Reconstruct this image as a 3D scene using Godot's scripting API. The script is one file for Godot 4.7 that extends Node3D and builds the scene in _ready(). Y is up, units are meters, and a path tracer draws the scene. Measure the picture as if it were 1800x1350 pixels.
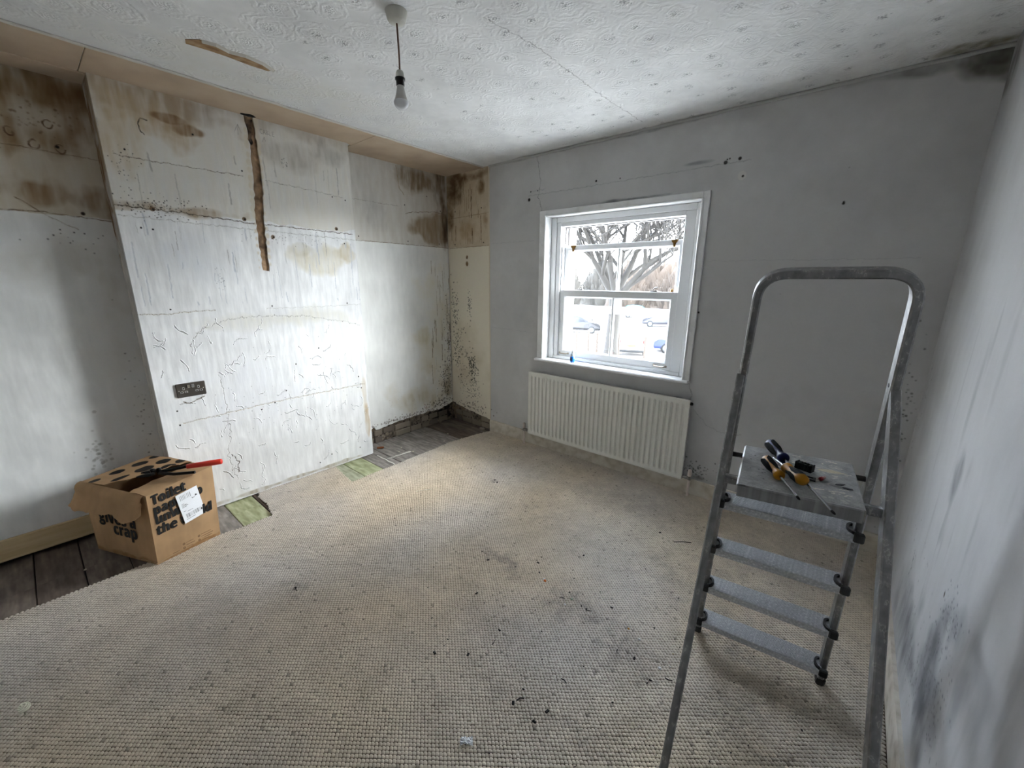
extends Node3D
# A stripped upstairs bedroom: chimney breast on the left, sash window ahead, stepladder on the right.

const CEIL := 2.495
const XL := -3.30      # alcove plaster
const XC := -3.11      # chimney breast face
const XR := 0.327      # right wall
const ZF := -2.91      # window wall
const ZB := 0.72       # wall behind the photographer
const CH0 := -0.42     # chimney breast, near end
const CH1 := -1.79     # chimney breast, far end

var rng = RandomNumberGenerator.new()
var taken = {}
var mats = {}
var sky_energy := 1.0

func _ready():
	rng.seed = 7
	set_view_and_light()
	build_shell()
	build_window()
	build_floor()
	build_carpet()
	build_radiator()
	build_ladder()
	build_tools_on_ladder()
	build_box()
	build_cutters()
	build_socket()
	build_pendant()
	build_small_things()
	build_outside()

func set_view_and_light():
	var cam = Camera3D.new()
	cam.name = "camera"
	add_child(cam)
	cam.position = Vector3(0, 1.5, 0)
	cam.rotation_degrees = Vector3(-14.199, 39.945, 0.394)
	cam.fov = 86.74
	cam.near = 0.05
	cam.far = 400.0
	cam.current = true
	var env = Environment.new()
	env.background_mode = Environment.BG_SKY
	var sm = ProceduralSkyMaterial.new()       # bright overcast
	sm.sky_top_color = Color(0.85, 0.915, 1.0)
	sm.sky_horizon_color = Color(0.94, 0.965, 1.0)
	sm.sky_curve = 0.2
	sm.ground_bottom_color = Color(0.5, 0.5, 0.48)
	sm.ground_horizon_color = Color(0.75, 0.76, 0.77)
	var sky = Sky.new()
	sky.sky_material = sm
	env.sky = sky
	env.background_energy_multiplier = 1.0
	env.tonemap_mode = Environment.TONE_MAPPER_LINEAR
	env.tonemap_exposure = 46.0
	env.sdfgi_enabled = true
	env.ssao_enabled = true
	env.ssil_enabled = true
	var we = WorldEnvironment.new()
	we.name = "surroundings"
	we.environment = env
	add_child(we)
	var sun = DirectionalLight3D.new()         # the sun behind thin cloud, high on the right outside
	sun.name = "veiled_sun"
	sun.light_color = Color(0.955, 0.98, 1.0)
	sun.light_energy = 0.42
	sun.light_angular_distance = 58.0
	sun.shadow_enabled = true
	add_child(sun)
	sun.look_at_from_position(Vector3(1.25, 0.80, -1.05), Vector3.ZERO)

# ------------------------------------------------------------------ nodes

func numbered(called):
	if not taken.has(called):
		taken[called] = 0
		return called
	taken[called] += 1
	return "%s_%03d" % [called, taken[called]]

func thing(called, label, category, group = "", at = Vector3.ZERO):
	var o = Node3D.new()
	o.name = numbered(called)
	add_child(o)
	o.position = at
	tag(o, label, category, group)
	return o

func tag(o, label, category, group = ""):
	o.set_meta("label", label)
	o.set_meta("category", category)
	if group != "":
		o.set_meta("group", group)

func part(parent, called, shape, m):
	var o = MeshInstance3D.new()
	o.name = numbered(called) if parent == self else called
	var me = shape
	if shape is SurfaceTool:
		me = shape.commit()
	o.mesh = me
	if m != null:
		o.material_override = m
	parent.add_child(o, true)
	return o

func struct_node(called):
	var o = Node3D.new()
	o.name = called
	add_child(o)
	o.set_meta("kind", "structure")
	return o

func struct(called, shape, m):
	var o = part(self, called, shape, m)
	o.set_meta("kind", "structure")
	return o

# ------------------------------------------------------------------ materials

func mat(c, rough = 0.8, metal = 0.0, spec = 0.5):
	var key = "%s|%f|%f|%f" % [c.to_html(), rough, metal, spec]
	if mats.has(key):
		return mats[key]
	var m = StandardMaterial3D.new()
	m.albedo_color = c
	m.roughness = rough
	m.metallic = metal
	m.metallic_specular = spec
	mats[key] = m
	return m

func tex_mat(im, rough = 0.85, hi = null, bump = 1.0):
	var m = StandardMaterial3D.new()
	m.albedo_texture = ImageTexture.create_from_image(im)
	m.roughness = rough
	m.metallic_specular = 0.35
	m.texture_repeat = false
	if hi != null:
		var n = hi.duplicate()
		n.bump_map_to_normal_map(bump)
		m.normal_enabled = true
		m.normal_texture = ImageTexture.create_from_image(n)
	return m

func noise(sd, freq, oct = 4, kind = FastNoiseLite.TYPE_SIMPLEX_SMOOTH):
	var n = FastNoiseLite.new()
	n.seed = sd
	n.frequency = freq
	n.noise_type = kind
	n.fractal_octaves = oct
	return n

func ramp(stops):
	var g = Gradient.new()
	var o = PackedFloat32Array()
	var c = PackedColorArray()
	for s in stops:
		o.append(s[0])
		c.append(s[1])
	g.offsets = o
	g.colors = c
	return g

func noise_tex(sd, freq, stops, size = 256, oct = 4):
	var t = NoiseTexture2D.new()
	t.noise = noise(sd, freq, oct)
	t.width = size
	t.height = size
	t.seamless = true
	t.color_ramp = ramp(stops)
	return t

func tri_mat(t, scale, rough = 0.8, metal = 0.0):
	var m = StandardMaterial3D.new()
	m.albedo_texture = t
	m.uv1_triplanar = true
	m.uv1_world_triplanar = true
	m.uv1_scale = scale
	m.roughness = rough
	m.metallic = metal
	return m

# ------------------------------------------------------------------ shapes

func st_new():
	var st = SurfaceTool.new()
	st.begin(Mesh.PRIMITIVE_TRIANGLES)
	st.set_smooth_group(-1)
	return st

func done(st):
	st.generate_normals()
	return st

func tri(st, a, b, c):
	st.set_uv(Vector2.ZERO); st.add_vertex(a)
	st.set_uv(Vector2.ZERO); st.add_vertex(b)
	st.set_uv(Vector2.ZERO); st.add_vertex(c)

# a flat face whose corners run round; turned so that it faces along 'out'
func face(st, pts, out):
	var n = (pts[1] - pts[0]).cross(pts[2] - pts[0])
	if pts.size() > 3:
		n += (pts[2] - pts[0]).cross(pts[3] - pts[0])
	var p = pts
	if n.dot(out) > 0.0:            # Godot: clockwise is the front
		p = pts.duplicate()
		p.reverse()
	for i in range(1, p.size() - 1):
		tri(st, p[0], p[i], p[i + 1])

func box(st, lo, hi, xf = Transform3D.IDENTITY):
	bev(st, lo, hi, 0.0, xf)

# a box with chamfered edges
func bev(st, lo, hi, r, xf = Transform3D.IDENTITY):
	var c = (lo + hi) * 0.5
	var h = (hi - lo) * 0.5
	r = min(r, min(h.x, min(h.y, h.z)) * 0.95)
	var ax = [Vector3(1, 0, 0), Vector3(0, 1, 0), Vector3(0, 0, 1)]
	var hh = [h.x, h.y, h.z]
	for i in 3:
		var j = (i + 1) % 3
		var k = (i + 2) % 3
		for s in [-1.0, 1.0]:
			var f = []
			for q in [[-1, -1], [1, -1], [1, 1], [-1, 1]]:
				f.append(xf * (c + ax[i] * hh[i] * s + ax[j] * (hh[j] - r) * q[0] + ax[k] * (hh[k] - r) * q[1]))
			face(st, f, xf.basis * (ax[i] * s))
		if r > 0.0:
			for sj in [-1.0, 1.0]:
				for sk in [-1.0, 1.0]:
					var e = []
					for q in [[-1, 0], [1, 0], [1, 1], [-1, 1]]:
						var oj = hh[j] - (r if q[1] == 0 else 0.0)
						var ok = hh[k] - (0.0 if q[1] == 0 else r)
						e.append(xf * (c + ax[i] * (hh[i] - r) * q[0] + ax[j] * oj * sj + ax[k] * ok * sk))
					face(st, e, xf.basis * (ax[j] * sj + ax[k] * sk))
	if r > 0.0:
		for sx in [-1.0, 1.0]:
			for sy in [-1.0, 1.0]:
				for sz in [-1.0, 1.0]:
					var s3 = Vector3(sx, sy, sz)
					face(st, [xf * (c + s3 * Vector3(h.x, h.y - r, h.z - r)), xf * (c + s3 * Vector3(h.x - r, h.y, h.z - r)), xf * (c + s3 * Vector3(h.x - r, h.y - r, h.z))], xf.basis * s3)

func bev_box(lo, hi, r = 0.0, xf = Transform3D.IDENTITY):
	var st = st_new()
	bev(st, lo, hi, r, xf)
	return done(st)

# polygon in the xf plane's xy, pushed out along its z by d
func prism(st, poly, d, xf = Transform3D.IDENTITY):
	var idx = Geometry2D.triangulate_polygon(poly)
	for s in [0, 1]:
		for i in range(0, idx.size(), 3):
			var f = []
			for k in 3:
				var p = poly[idx[i + k]]
				f.append(xf * Vector3(p.x, p.y, d * s))
			face(st, f, xf.basis.z * (2 * s - 1) * sign(d))
	var cw = Geometry2D.is_polygon_clockwise(poly)
	for i in poly.size():
		var a = poly[i]
		var b = poly[(i + 1) % poly.size()]
		var n2 = Vector2(b.y - a.y, a.x - b.x) * (-1.0 if cw else 1.0)
		face(st, [xf * Vector3(a.x, a.y, 0), xf * Vector3(b.x, b.y, 0), xf * Vector3(b.x, b.y, d), xf * Vector3(a.x, a.y, d)], xf.basis * Vector3(n2.x, n2.y, 0))

func frame_at(t, up):
	var z = t.normalized()
	var u = up
	if abs(u.normalized().dot(z)) > 0.97:
		u = Vector3(1, 0, 0) if abs(z.x) < 0.8 else Vector3(0, 0, 1)
	var x = u.cross(z).normalized()
	var y = z.cross(x)
	return Basis(x, y, z)

# a closed 2-D profile carried along a path; smooth when sm
func sweep(st, pts, prof, up = Vector3.UP, sm = false, scale_at = null, caps = true):
	var rings = []
	for i in pts.size():
		var t
		if i == 0:
			t = pts[1] - pts[0]
		elif i == pts.size() - 1:
			t = pts[i] - pts[i - 1]
		else:
			t = (pts[i] - pts[i - 1]).normalized() + (pts[i + 1] - pts[i]).normalized()
		var b = frame_at(t, up)
		var s = 1.0 if scale_at == null else scale_at[i]
		var r = []
		for p in prof:
			r.append(pts[i] + b.x * p.x * s + b.y * p.y * s)
		rings.append(r)
	if sm:
		st.set_smooth_group(1)
	for i in pts.size() - 1:
		var mid = (pts[i] + pts[i + 1]) * 0.5
		for k in prof.size():
			var k2 = (k + 1) % prof.size()
			var f = [rings[i][k], rings[i][k2], rings[i + 1][k2], rings[i + 1][k]]
			face(st, f, (f[0] + f[1] + f[2] + f[3]) * 0.25 - mid)
	st.set_smooth_group(-1)
	if caps:
		face(st, rings[0], pts[0] - pts[1])
		face(st, rings[-1], pts[-1] - pts[-2])

func circle(r, n = 10):
	var a = []
	for i in n:
		a.append(Vector2(cos(TAU * i / n), sin(TAU * i / n)) * r)
	return a

func tube(st, pts, r, n = 10, scale_at = null):
	sweep(st, pts, circle(r, n), Vector3.UP, true, scale_at)

func rect_prof(w, h, r = 0.0):
	if r <= 0.0:
		return [Vector2(-w, -h) / 2, Vector2(w, -h) / 2, Vector2(w, h) / 2, Vector2(-w, h) / 2]
	var a = w / 2
	var b = h / 2
	return [Vector2(-a + r, -b), Vector2(a - r, -b), Vector2(a, -b + r), Vector2(a, b - r), Vector2(a - r, b), Vector2(-a + r, b), Vector2(-a, b - r), Vector2(-a, -b + r)]

# profile of Vector2(radius, height) turned round the xf's y axis
func lathe(st, prof, xf = Transform3D.IDENTITY, n = 20, flat = false):
	if not flat:
		st.set_smooth_group(1)
	for i in prof.size() - 1:
		for k in n:
			var a0 = TAU * k / n
			var a1 = TAU * (k + 1) / n
			var p = prof[i]
			var q = prof[i + 1]
			var f = [Vector3(cos(a0) * p.x, p.y, sin(a0) * p.x), Vector3(cos(a1) * p.x, p.y, sin(a1) * p.x), Vector3(cos(a1) * q.x, q.y, sin(a1) * q.x), Vector3(cos(a0) * q.x, q.y, sin(a0) * q.x)]
			var am = (a0 + a1) * 0.5
			var nd = Vector2(q.y - p.y, p.x - q.x)
			var out = xf.basis * Vector3(cos(am) * nd.x, nd.y, sin(am) * nd.x)
			if prof[-1].y < prof[0].y:
				out = -out
			var g = []
			for v in f:
				g.append(xf * v)
			if p.x < 1e-6:
				g.remove_at(1)
			elif q.x < 1e-6:
				g.remove_at(3)
			face(st, g, out)
	st.set_smooth_group(-1)

# a y axis turned to point from a to b
func along(a, b):
	var y = (b - a).normalized()
	var x = y.cross(Vector3(0.31, 0.2, 0.93)).normalized()
	return Transform3D(Basis(x, y, x.cross(y)), a)

# ------------------------------------------------------------------ sheets of plaster with a painted face
# poly in metres: u to the right, v down from 'o'; the face looks along n, the sheet is d thick behind it; texture covers W x H metres

func sheet(st, poly, o, ud, n, d, W, H, edges = true):
	var vd = Vector3.DOWN
	if abs(n.y) > 0.5:
		vd = Vector3(0, 0, 1)
	var idx = Geometry2D.triangulate_polygon(poly)
	for i in range(0, idx.size(), 3):
		var q = [poly[idx[i]], poly[idx[i + 1]], poly[idx[i + 2]]]
		var w = []
		for p in q:
			w.append(o + ud * p.x + vd * p.y)
		var nn = (w[1] - w[0]).cross(w[2] - w[0])
		if nn.dot(n) > 0.0:
			q.reverse()
			w.reverse()
		for k in 3:
			st.set_uv(Vector2(q[k].x / W, q[k].y / H))
			st.add_vertex(w[k])
	if not edges:
		return
	var cw = Geometry2D.is_polygon_clockwise(poly)
	for i in poly.size():
		var a = poly[i]
		var b = poly[(i + 1) % poly.size()]
		var n2 = Vector2(b.y - a.y, a.x - b.x) * (-1.0 if cw else 1.0)
		var A = o + ud * a.x + vd * a.y
		var B = o + ud * b.x + vd * b.y
		var out = ud * n2.x + vd * n2.y
		var inn = -n2.normalized() * minf(d, 0.02)
		var q = [[A, a], [B, b], [B - n * d, b + inn], [A - n * d, a + inn]]
		var nn = (q[1][0] - q[0][0]).cross(q[2][0] - q[0][0])
		if nn.dot(out) > 0.0:
			q.reverse()
		for t in [[0, 1, 2], [0, 2, 3]]:
			for k in t:
				st.set_uv(Vector2(q[k][1].x / W, q[k][1].y / H))
				st.add_vertex(q[k][0])

func rect(x0, y0, x1, y1):
	return PackedVector2Array([Vector2(x0, y0), Vector2(x1, y0), Vector2(x1, y1), Vector2(x0, y1)])

# ------------------------------------------------------------------ a canvas for stains, grime, cracks, print and painted shade

class Canvas:
	var w = 0
	var h = 0
	var k = 100.0
	var d = PackedByteArray()
	var hd = PackedByteArray()
	var fine = PackedByteArray()
	var coarse = PackedByteArray()
	var r = RandomNumberGenerator.new()

	func _init(wm, hm, ppm, sd, c, fine_amt, coarse_amt, ffreq = 0.08, cfreq = 0.012, streak = 1.0):
		k = float(ppm)
		w = int(ceil(wm * ppm))
		h = int(ceil(hm * ppm))
		r.seed = sd
		fine = layer(sd, ffreq, 3, streak)
		coarse = layer(sd + 50, cfreq, 4, 1.0)
		d.resize(w * h * 3)
		hd.resize(w * h)
		var cr = c.r * 255.0
		var cg = c.g * 255.0
		var cb = c.b * 255.0
		var j = 0
		for i in w * h:
			var v = 1.0 + (fine[i] - 128) * fine_amt / 128.0 + (coarse[i] - 128) * coarse_amt / 128.0
			d[j] = int(clampf(cr * v, 0.0, 255.0))
			d[j + 1] = int(clampf(cg * v, 0.0, 255.0))
			d[j + 2] = int(clampf(cb * v, 0.0, 255.0))
			hd[i] = 100 + (fine[i] >> 3) + (coarse[i] >> 3)
			j += 3

	func layer(sd, freq, oct, streak):
		var n = FastNoiseLite.new()
		n.seed = sd
		n.frequency = freq
		n.fractal_octaves = oct
		var im = n.get_image(w, int(max(4, h / streak)), false, false, true)
		if streak != 1.0:
			im.resize(w, h, Image.INTERPOLATE_BILINEAR)
		im.convert(Image.FORMAT_L8)
		return im.get_data()

	func mixpx(i, c, a):
		var j = i * 3
		d[j] = int(lerpf(d[j], c.r * 255.0, a))
		d[j + 1] = int(lerpf(d[j + 1], c.g * 255.0, a))
		d[j + 2] = int(lerpf(d[j + 2], c.b * 255.0, a))

	# an uneven patch
	func blot(x, y, rx, ry, c, a, edge = 0.4, rough = 0.7, grain = 0.6, lift = 0):
		var x0 = int(max(0.0, (x - rx * (1.0 + rough)) * k))
		var x1 = int(min(w - 1.0, (x + rx * (1.0 + rough)) * k))
		var y0 = int(max(0.0, (y - ry * (1.0 + rough)) * k))
		var y1 = int(min(h - 1.0, (y + ry * (1.0 + rough)) * k))
		for py in range(y0, y1 + 1):
			var dy = (py / k - y) / ry
			for px in range(x0, x1 + 1):
				var dx = (px / k - x) / rx
				var i = py * w + px
				var e = 1.0 - sqrt(dx * dx + dy * dy) + rough * (coarse[i] - 128) / 128.0
				if e > 0.0:
					var q = minf(1.0, e / edge) * a * (1.0 - grain + grain * fine[i] / 128.0)
					mixpx(i, c, clampf(q, 0.0, 1.0))
					if lift != 0:
						hd[i] = clampi(hd[i] + int(lift * minf(1.0, e / edge)), 0, 255)

	# a patch with straight sides and a worn outline
	func panel(x0, y0, x1, y1, c, a, wear = 0.01, grain = 0.3):
		var e = wear * k
		for py in range(int(max(0.0, y0 * k - e)), int(min(h, y1 * k + e))):
			for px in range(int(max(0.0, x0 * k - e)), int(min(w, x1 * k + e))):
				var i = py * w + px
				var j = e * (coarse[i] - 128) / 64.0
				if px > x0 * k + j and px < x1 * k + j and py > y0 * k + j and py < y1 * k + j:
					mixpx(i, c, clampf(a * (1.0 - grain + grain * fine[i] / 128.0), 0.0, 1.0))

	func dot(x, y, rad, c, a, dip = -40):
		var R = rad * k
		for py in range(int(max(0.0, y * k - R - 1)), int(min(h, y * k + R + 2))):
			for px in range(int(max(0.0, x * k - R - 1)), int(min(w, x * k + R + 2))):
				var e = R + 0.5 - Vector2(px - x * k, py - y * k).length()
				if e > 0.0:
					var i = py * w + px
					mixpx(i, c, a * minf(1.0, e))
					hd[i] = clampi(hd[i] + int(dip * minf(1.0, e)), 0, 255)

	func line(pts, width, c, a, wob = 0.004, dip = -30):
		var n2 = FastNoiseLite.new()
		n2.seed = r.randi() % 1000
		n2.frequency = 0.06
		for s in pts.size() - 1:
			var L = pts[s].distance_to(pts[s + 1])
			var m = int(max(2.0, L * k * 1.6))
			for t in m:
				var p = pts[s].lerp(pts[s + 1], t / float(m))
				p += Vector2(n2.get_noise_2d(p.x * k, p.y * k), n2.get_noise_2d(p.y * k + 99.0, p.x * k)) * wob * 2.0
				var on = n2.get_noise_2d(p.x * k * 0.8 + 300.0, p.y * k * 0.8)
				dot(p.x, p.y, width * (0.6 + 0.5 * r.randf()), c, a * clampf(0.75 + on, 0.15, 1.0), dip)

	# scattered specks, thicker towards the middle
	func specks(x, y, rx, ry, count, lo, hi, c, a, dip = -10):
		for i in count:
			var q = Vector2(r.randfn(0.0, 0.5), r.randfn(0.0, 0.5))
			dot(x + q.x * rx, y + q.y * ry, r.randf_range(lo, hi), c, a * r.randf_range(0.4, 1.0), dip)

	func streaks(x0, x1, y0, y1, count, c, a, wmin, wmax):
		for i in count:
			var x = r.randf_range(x0, x1)
			var y = r.randf_range(y0, y1)
			var L = r.randf_range(0.03, 0.22)
			line([Vector2(x, y), Vector2(x + r.randf_range(-0.006, 0.006), min(y1, y + L))], r.randf_range(wmin, wmax), c, a * r.randf_range(0.3, 1.0), 0.002, -3)

	func image():
		return Image.create_from_data(w, h, false, Image.FORMAT_RGB8, d)

	func relief():
		return Image.create_from_data(w, h, false, Image.FORMAT_L8, hd)

# ------------------------------------------------------------------ the room

const TAN_ := Color(0.70, 0.62, 0.50)
const BROWN := Color(0.40, 0.29, 0.19)
const MOULD := Color(0.16, 0.16, 0.15)

func ragged(pts, step, amp, sd):
	var r2 = RandomNumberGenerator.new()
	r2.seed = sd
	var out = PackedVector2Array()
	for i in pts.size() - 1:
		var m = int(max(1.0, pts[i].distance_to(pts[i + 1]) / step))
		for t in m:
			var p = pts[i].lerp(pts[i + 1], t / float(m))
			if t > 0:
				p += Vector2(r2.randf_range(-amp, amp), r2.randf_range(-amp, amp))
			out.append(p)
	out.append(pts[pts.size() - 1])
	return out

func build_shell():
	chimney_breast()
	alcoves()
	window_wall()
	right_wall()
	ceiling()
	# the wall behind the photographer, and the masonry round it all
	var st = st_new()
	box(st, Vector3(XL - 0.06, -0.05, ZB), Vector3(XR + 0.05, CEIL + 0.02, ZB + 0.12))
	struct("wall_rear", done(st), tri_mat(noise_tex(31, 0.02, [[0.0, Color(0.83, 0.83, 0.82)], [1.0, Color(0.89, 0.89, 0.88)]]), Vector3(0.7, 0.7, 0.7), 0.9))
	# skirting boards
	st = st_new()
	var prof = PackedVector2Array([Vector2(0, 0), Vector2(0.017, 0), Vector2(0.017, 0.098), Vector2(0.012, 0.112), Vector2(0, 0.114)])
	prism(st, prof, 3.046, Transform3D(Basis(Vector3(0, 0, 1), Vector3(0, 1, 0), Vector3(1, 0, 0)), Vector3(-2.72, 0.0, ZF)))
	struct("baseboard_far", done(st), tri_mat(noise_tex(5, 0.03, [[0.0, Color(0.70, 0.66, 0.58)], [0.55, Color(0.80, 0.77, 0.71)], [1.0, Color(0.84, 0.82, 0.77)]]), Vector3(1.3, 1.3, 1.3), 0.55))
	st = st_new()
	prism(st, prof, -3.4, Transform3D(Basis(Vector3(-1, 0, 0), Vector3(0, 1, 0), Vector3(0, 0, -1)), Vector3(XR, 0.0, -2.9)))
	struct("baseboard_right", done(st), tri_mat(noise_tex(6, 0.03, [[0.0, Color(0.60, 0.56, 0.50)], [0.5, Color(0.76, 0.73, 0.68)], [1.0, Color(0.80, 0.78, 0.74)]]), Vector3(1.3, 1.3, 1.3), 0.6))
	st = st_new()
	bev(st, Vector3(XL, 0.022, CH0), Vector3(XL + 0.018, 0.142, ZB), 0.003)
	var pine = noise_tex(8, 0.012, [[0.0, Color(0.72, 0.63, 0.46)], [0.5, Color(0.79, 0.70, 0.54)], [1.0, Color(0.83, 0.75, 0.59)]])
	struct("baseboard_left", done(st), tri_mat(pine, Vector3(6, 6, 0.7), 0.7))

func chimney_breast():
	var H = CEIL
	var W = CH0 - CH1
	var c = Canvas.new(W, H, 380, 11, Color(0.885, 0.885, 0.88), 0.05, 0.05, 0.05, 0.008, 5.0)
	# upper band: yellowed lining
	c.panel(-0.1, -0.1, W + 0.1, 0.63, Color(0.80, 0.775, 0.72), 0.6, 0.012, 0.4)
	c.blot(0.7, 0.0, 0.9, 0.08, Color(0.66, 0.62, 0.56), 0.45, 0.6, 0.8, 0.7)
	c.blot(0.16, 0.07, 0.26, 0.12, Color(0.62, 0.54, 0.42), 0.5, 0.5, 0.9, 0.8)
	c.blot(0.30, 0.18, 0.2, 0.1, Color(0.68, 0.60, 0.48), 0.45, 0.6, 0.9, 0.8)
	c.blot(0.10, 0.25, 0.12, 0.22, Color(0.72, 0.65, 0.53), 0.45, 0.6, 0.8, 0.7)
	c.blot(0.52, 0.08, 0.16, 0.08, Color(0.62, 0.57, 0.51), 0.4, 0.6, 0.9, 0.8)
	c.blot(0.42, 0.17, 0.08, 0.03, Color(0.45, 0.34, 0.22), 0.6, 0.4, 0.8, 0.7)
	c.blot(0.30, 0.13, 0.07, 0.02, Color(0.45, 0.34, 0.22), 0.6, 0.4, 0.8, 0.7)
	c.blot(0.95, 0.2, 0.22, 0.10, Color(0.66, 0.64, 0.60), 0.5, 0.7, 0.9, 0.8)
	c.blot(1.2, 0.12, 0.12, 0.08, Color(0.62, 0.61, 0.58), 0.4, 0.7, 0.9, 0.8)
	c.blot(0.32, 0.61, 0.36, 0.035, Color(0.56, 0.48, 0.38), 0.5, 0.5, 0.7, 0.7)
	# old distemper and damp below the seam
	c.blot(1.12, 0.86, 0.26, 0.10, Color(0.75, 0.71, 0.60), 0.45, 0.5, 0.7, 0.6)
	c.blot(1.30, 0.82, 0.08, 0.10, Color(0.70, 0.64, 0.50), 0.45, 0.3, 0.6, 0.7)
	c.blot(0.96, 0.78, 0.08, 0.05, Color(0.72, 0.69, 0.60), 0.35, 0.4, 0.8, 0.7)
	c.blot(0.25, 0.90, 0.3, 0.16, Color(0.79, 0.80, 0.815), 0.5, 0.8, 0.7, 0.6)
	c.blot(0.85, 1.26, 0.55, 0.07, Color(0.81, 0.795, 0.74), 0.55, 0.7, 0.7, 0.5)
	c.blot(1.22, 1.55, 0.18, 0.4, Color(0.81, 0.805, 0.77), 0.5, 0.9, 0.8, 0.6)
	c.blot(0.5, 1.75, 0.35, 0.35, Color(0.84, 0.842, 0.85), 0.6, 0.9, 0.9, 0.6)
	c.blot(0.6, 2.2, 0.6, 0.16, Color(0.81, 0.81, 0.80), 0.5, 0.9, 0.9, 0.6)
	c.blot(1.335, 1.95, 0.022, 0.17, Color(0.78, 0.73, 0.64), 0.45, 0.5, 0.7, 0.7)
	c.blot(1.34, 2.2, 0.018, 0.18, Color(0.72, 0.64, 0.52), 0.5, 0.5, 0.7, 0.7)
	c.blot(0.8, 2.475, 0.7, 0.016, Color(0.64, 0.60, 0.53), 0.6, 0.4, 0.9, 0.8)
	c.streaks(0.0, W, 0.62, 1.15, 45, Color(0.74, 0.755, 0.775), 0.55, 0.0015, 0.005)
	c.streaks(0.0, W, 0.62, 0.95, 18, Color(0.50, 0.49, 0.47), 0.45, 0.001, 0.002)
	c.streaks(0.0, W, 0.1, 0.6, 14, Color(0.66, 0.65, 0.62), 0.35, 0.002, 0.006)
	# torn paint edges, trowel marks
	var r2 = RandomNumberGenerator.new()
	r2.seed = 77
	for i in 110:
		var p = Vector2(r2.randf_range(0.03, W - 0.03), r2.randf_range(1.3, 2.42))
		var q = [p]
		var a = r2.randf() * TAU
		for s in r2.randi_range(2, 5):
			a += r2.randf_range(-0.9, 0.9)
			q.append(q[-1] + Vector2(cos(a), sin(a)) * r2.randf_range(0.008, 0.03))
		c.line(q, 0.0012, Color(0.60, 0.60, 0.60), 0.4, 0.003, -80)
		var q2 = []
		for s in q:
			q2.append(s + Vector2(0.003, -0.003))
		c.line(q2, 0.002, Color(0.93, 0.93, 0.93), 0.6, 0.003, 80)
	# joints and cracks
	c.line([Vector2(0.04, 0.363), Vector2(0.13, 0.368), Vector2(0.635, 0.362)], 0.0016, Color(0.40, 0.36, 0.31), 0.7)
	c.line([Vector2(0.76, 0.367), Vector2(1.05, 0.378), Vector2(1.29, 0.394)], 0.0013, Color(0.42, 0.40, 0.36), 0.6)
	c.line([Vector2(0.0, 0.615), Vector2(0.31, 0.622), Vector2(0.61, 0.64), Vector2(1.35, 0.65)], 0.0022, Color(0.30, 0.26, 0.22), 0.75)
	c.line([Vector2(0.0, 0.665), Vector2(0.4, 0.675), Vector2(1.36, 0.69)], 0.0013, Color(0.45, 0.43, 0.40), 0.5)
	c.line([Vector2(0.0, 1.193), Vector2(0.14, 1.197), Vector2(0.27, 1.187), Vector2(0.37, 1.188)], 0.0018, Color(0.55, 0.50, 0.42), 0.6)
	c.line([Vector2(0.66, 1.19), Vector2(1.0, 1.193), Vector2(1.36, 1.185)], 0.0012, Color(0.6, 0.58, 0.54), 0.5)
	c.line([Vector2(0.215, 1.455), Vector2(0.214, 1.367), Vector2(0.273, 1.302), Vector2(0.362, 1.266), Vector2(0.443, 1.243), Vector2(0.664, 1.237), Vector2(0.931, 1.257), Vector2(1.213, 1.314), Vector2(1.341, 1.355)], 0.0012, Color(0.44, 0.42, 0.39), 0.65, 0.008)
	c.line([Vector2(0.10, 1.872), Vector2(0.35, 1.86), Vector2(0.62, 1.85), Vector2(0.9, 1.85), Vector2(1.34, 1.85)], 0.0022, Color(0.68, 0.62, 0.53), 0.5)
	c.line([Vector2(0.328, 1.602), Vector2(0.338, 1.758), Vector2(0.337, 1.997), Vector2(0.298, 2.15), Vector2(0.33, 2.35)], 0.0014, Color(0.55, 0.53, 0.50), 0.55, 0.008)
	c.line([Vector2(0.12, 1.735), Vector2(0.15, 1.752), Vector2(0.18, 1.738), Vector2(0.23, 1.722)], 0.003, Color(0.50, 0.47, 0.42), 0.8, 0.003)
	c.line([Vector2(0.32, 2.15), Vector2(0.36, 2.22), Vector2(0.34, 2.3)], 0.0025, Color(0.4, 0.38, 0.35), 0.7, 0.01)
	# black spatter over the seam
	c.specks(0.16, 0.60, 0.20, 0.06, 150, 0.001, 0.0035, Color(0.13, 0.12, 0.11), 0.9)
	c.specks(0.07, 0.40, 0.06, 0.10, 40, 0.001, 0.003, Color(0.16, 0.15, 0.14), 0.8)
	c.specks(0.9, 0.72, 0.4, 0.05, 70, 0.001, 0.003, Color(0.25, 0.24, 0.23), 0.7)
	c.specks(0.42, 1.0, 0.03, 0.08, 18, 0.001, 0.002, Color(0.1, 0.1, 0.1), 0.9)
	c.specks(0.80, 1.85, 0.6, 0.3, 90, 0.001, 0.003, Color(0.35, 0.35, 0.35), 0.7)
	c.specks(0.9, 0.23, 0.03, 0.03, 18, 0.001, 0.003, Color(0.25, 0.25, 0.25), 0.8)
	# plugs and screw holes
	for p in [[0.086, 0.332], [0.402, 0.185], [0.633, 0.333], [0.758, 0.726], [1.272, 0.723], [0.088, 0.722], [0.138, 0.726], [0.146, 1.171], [0.701, 1.173], [1.251, 1.173], [0.082, 1.786], [0.082, 1.878], [0.633, 1.856], [0.719, 1.784], [0.543, 1.886], [1.292, 1.778], [1.308, 1.879], [0.988, 1.501], [0.809, 1.599], [1.21, 0.40], [1.31, 0.41], [1.0, 2.38], [1.25, 2.40], [0.9, 2.42]]:
		c.dot(p[0], p[1], 0.0042, Color(0.08, 0.065, 0.055), 0.95, -90)
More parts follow.
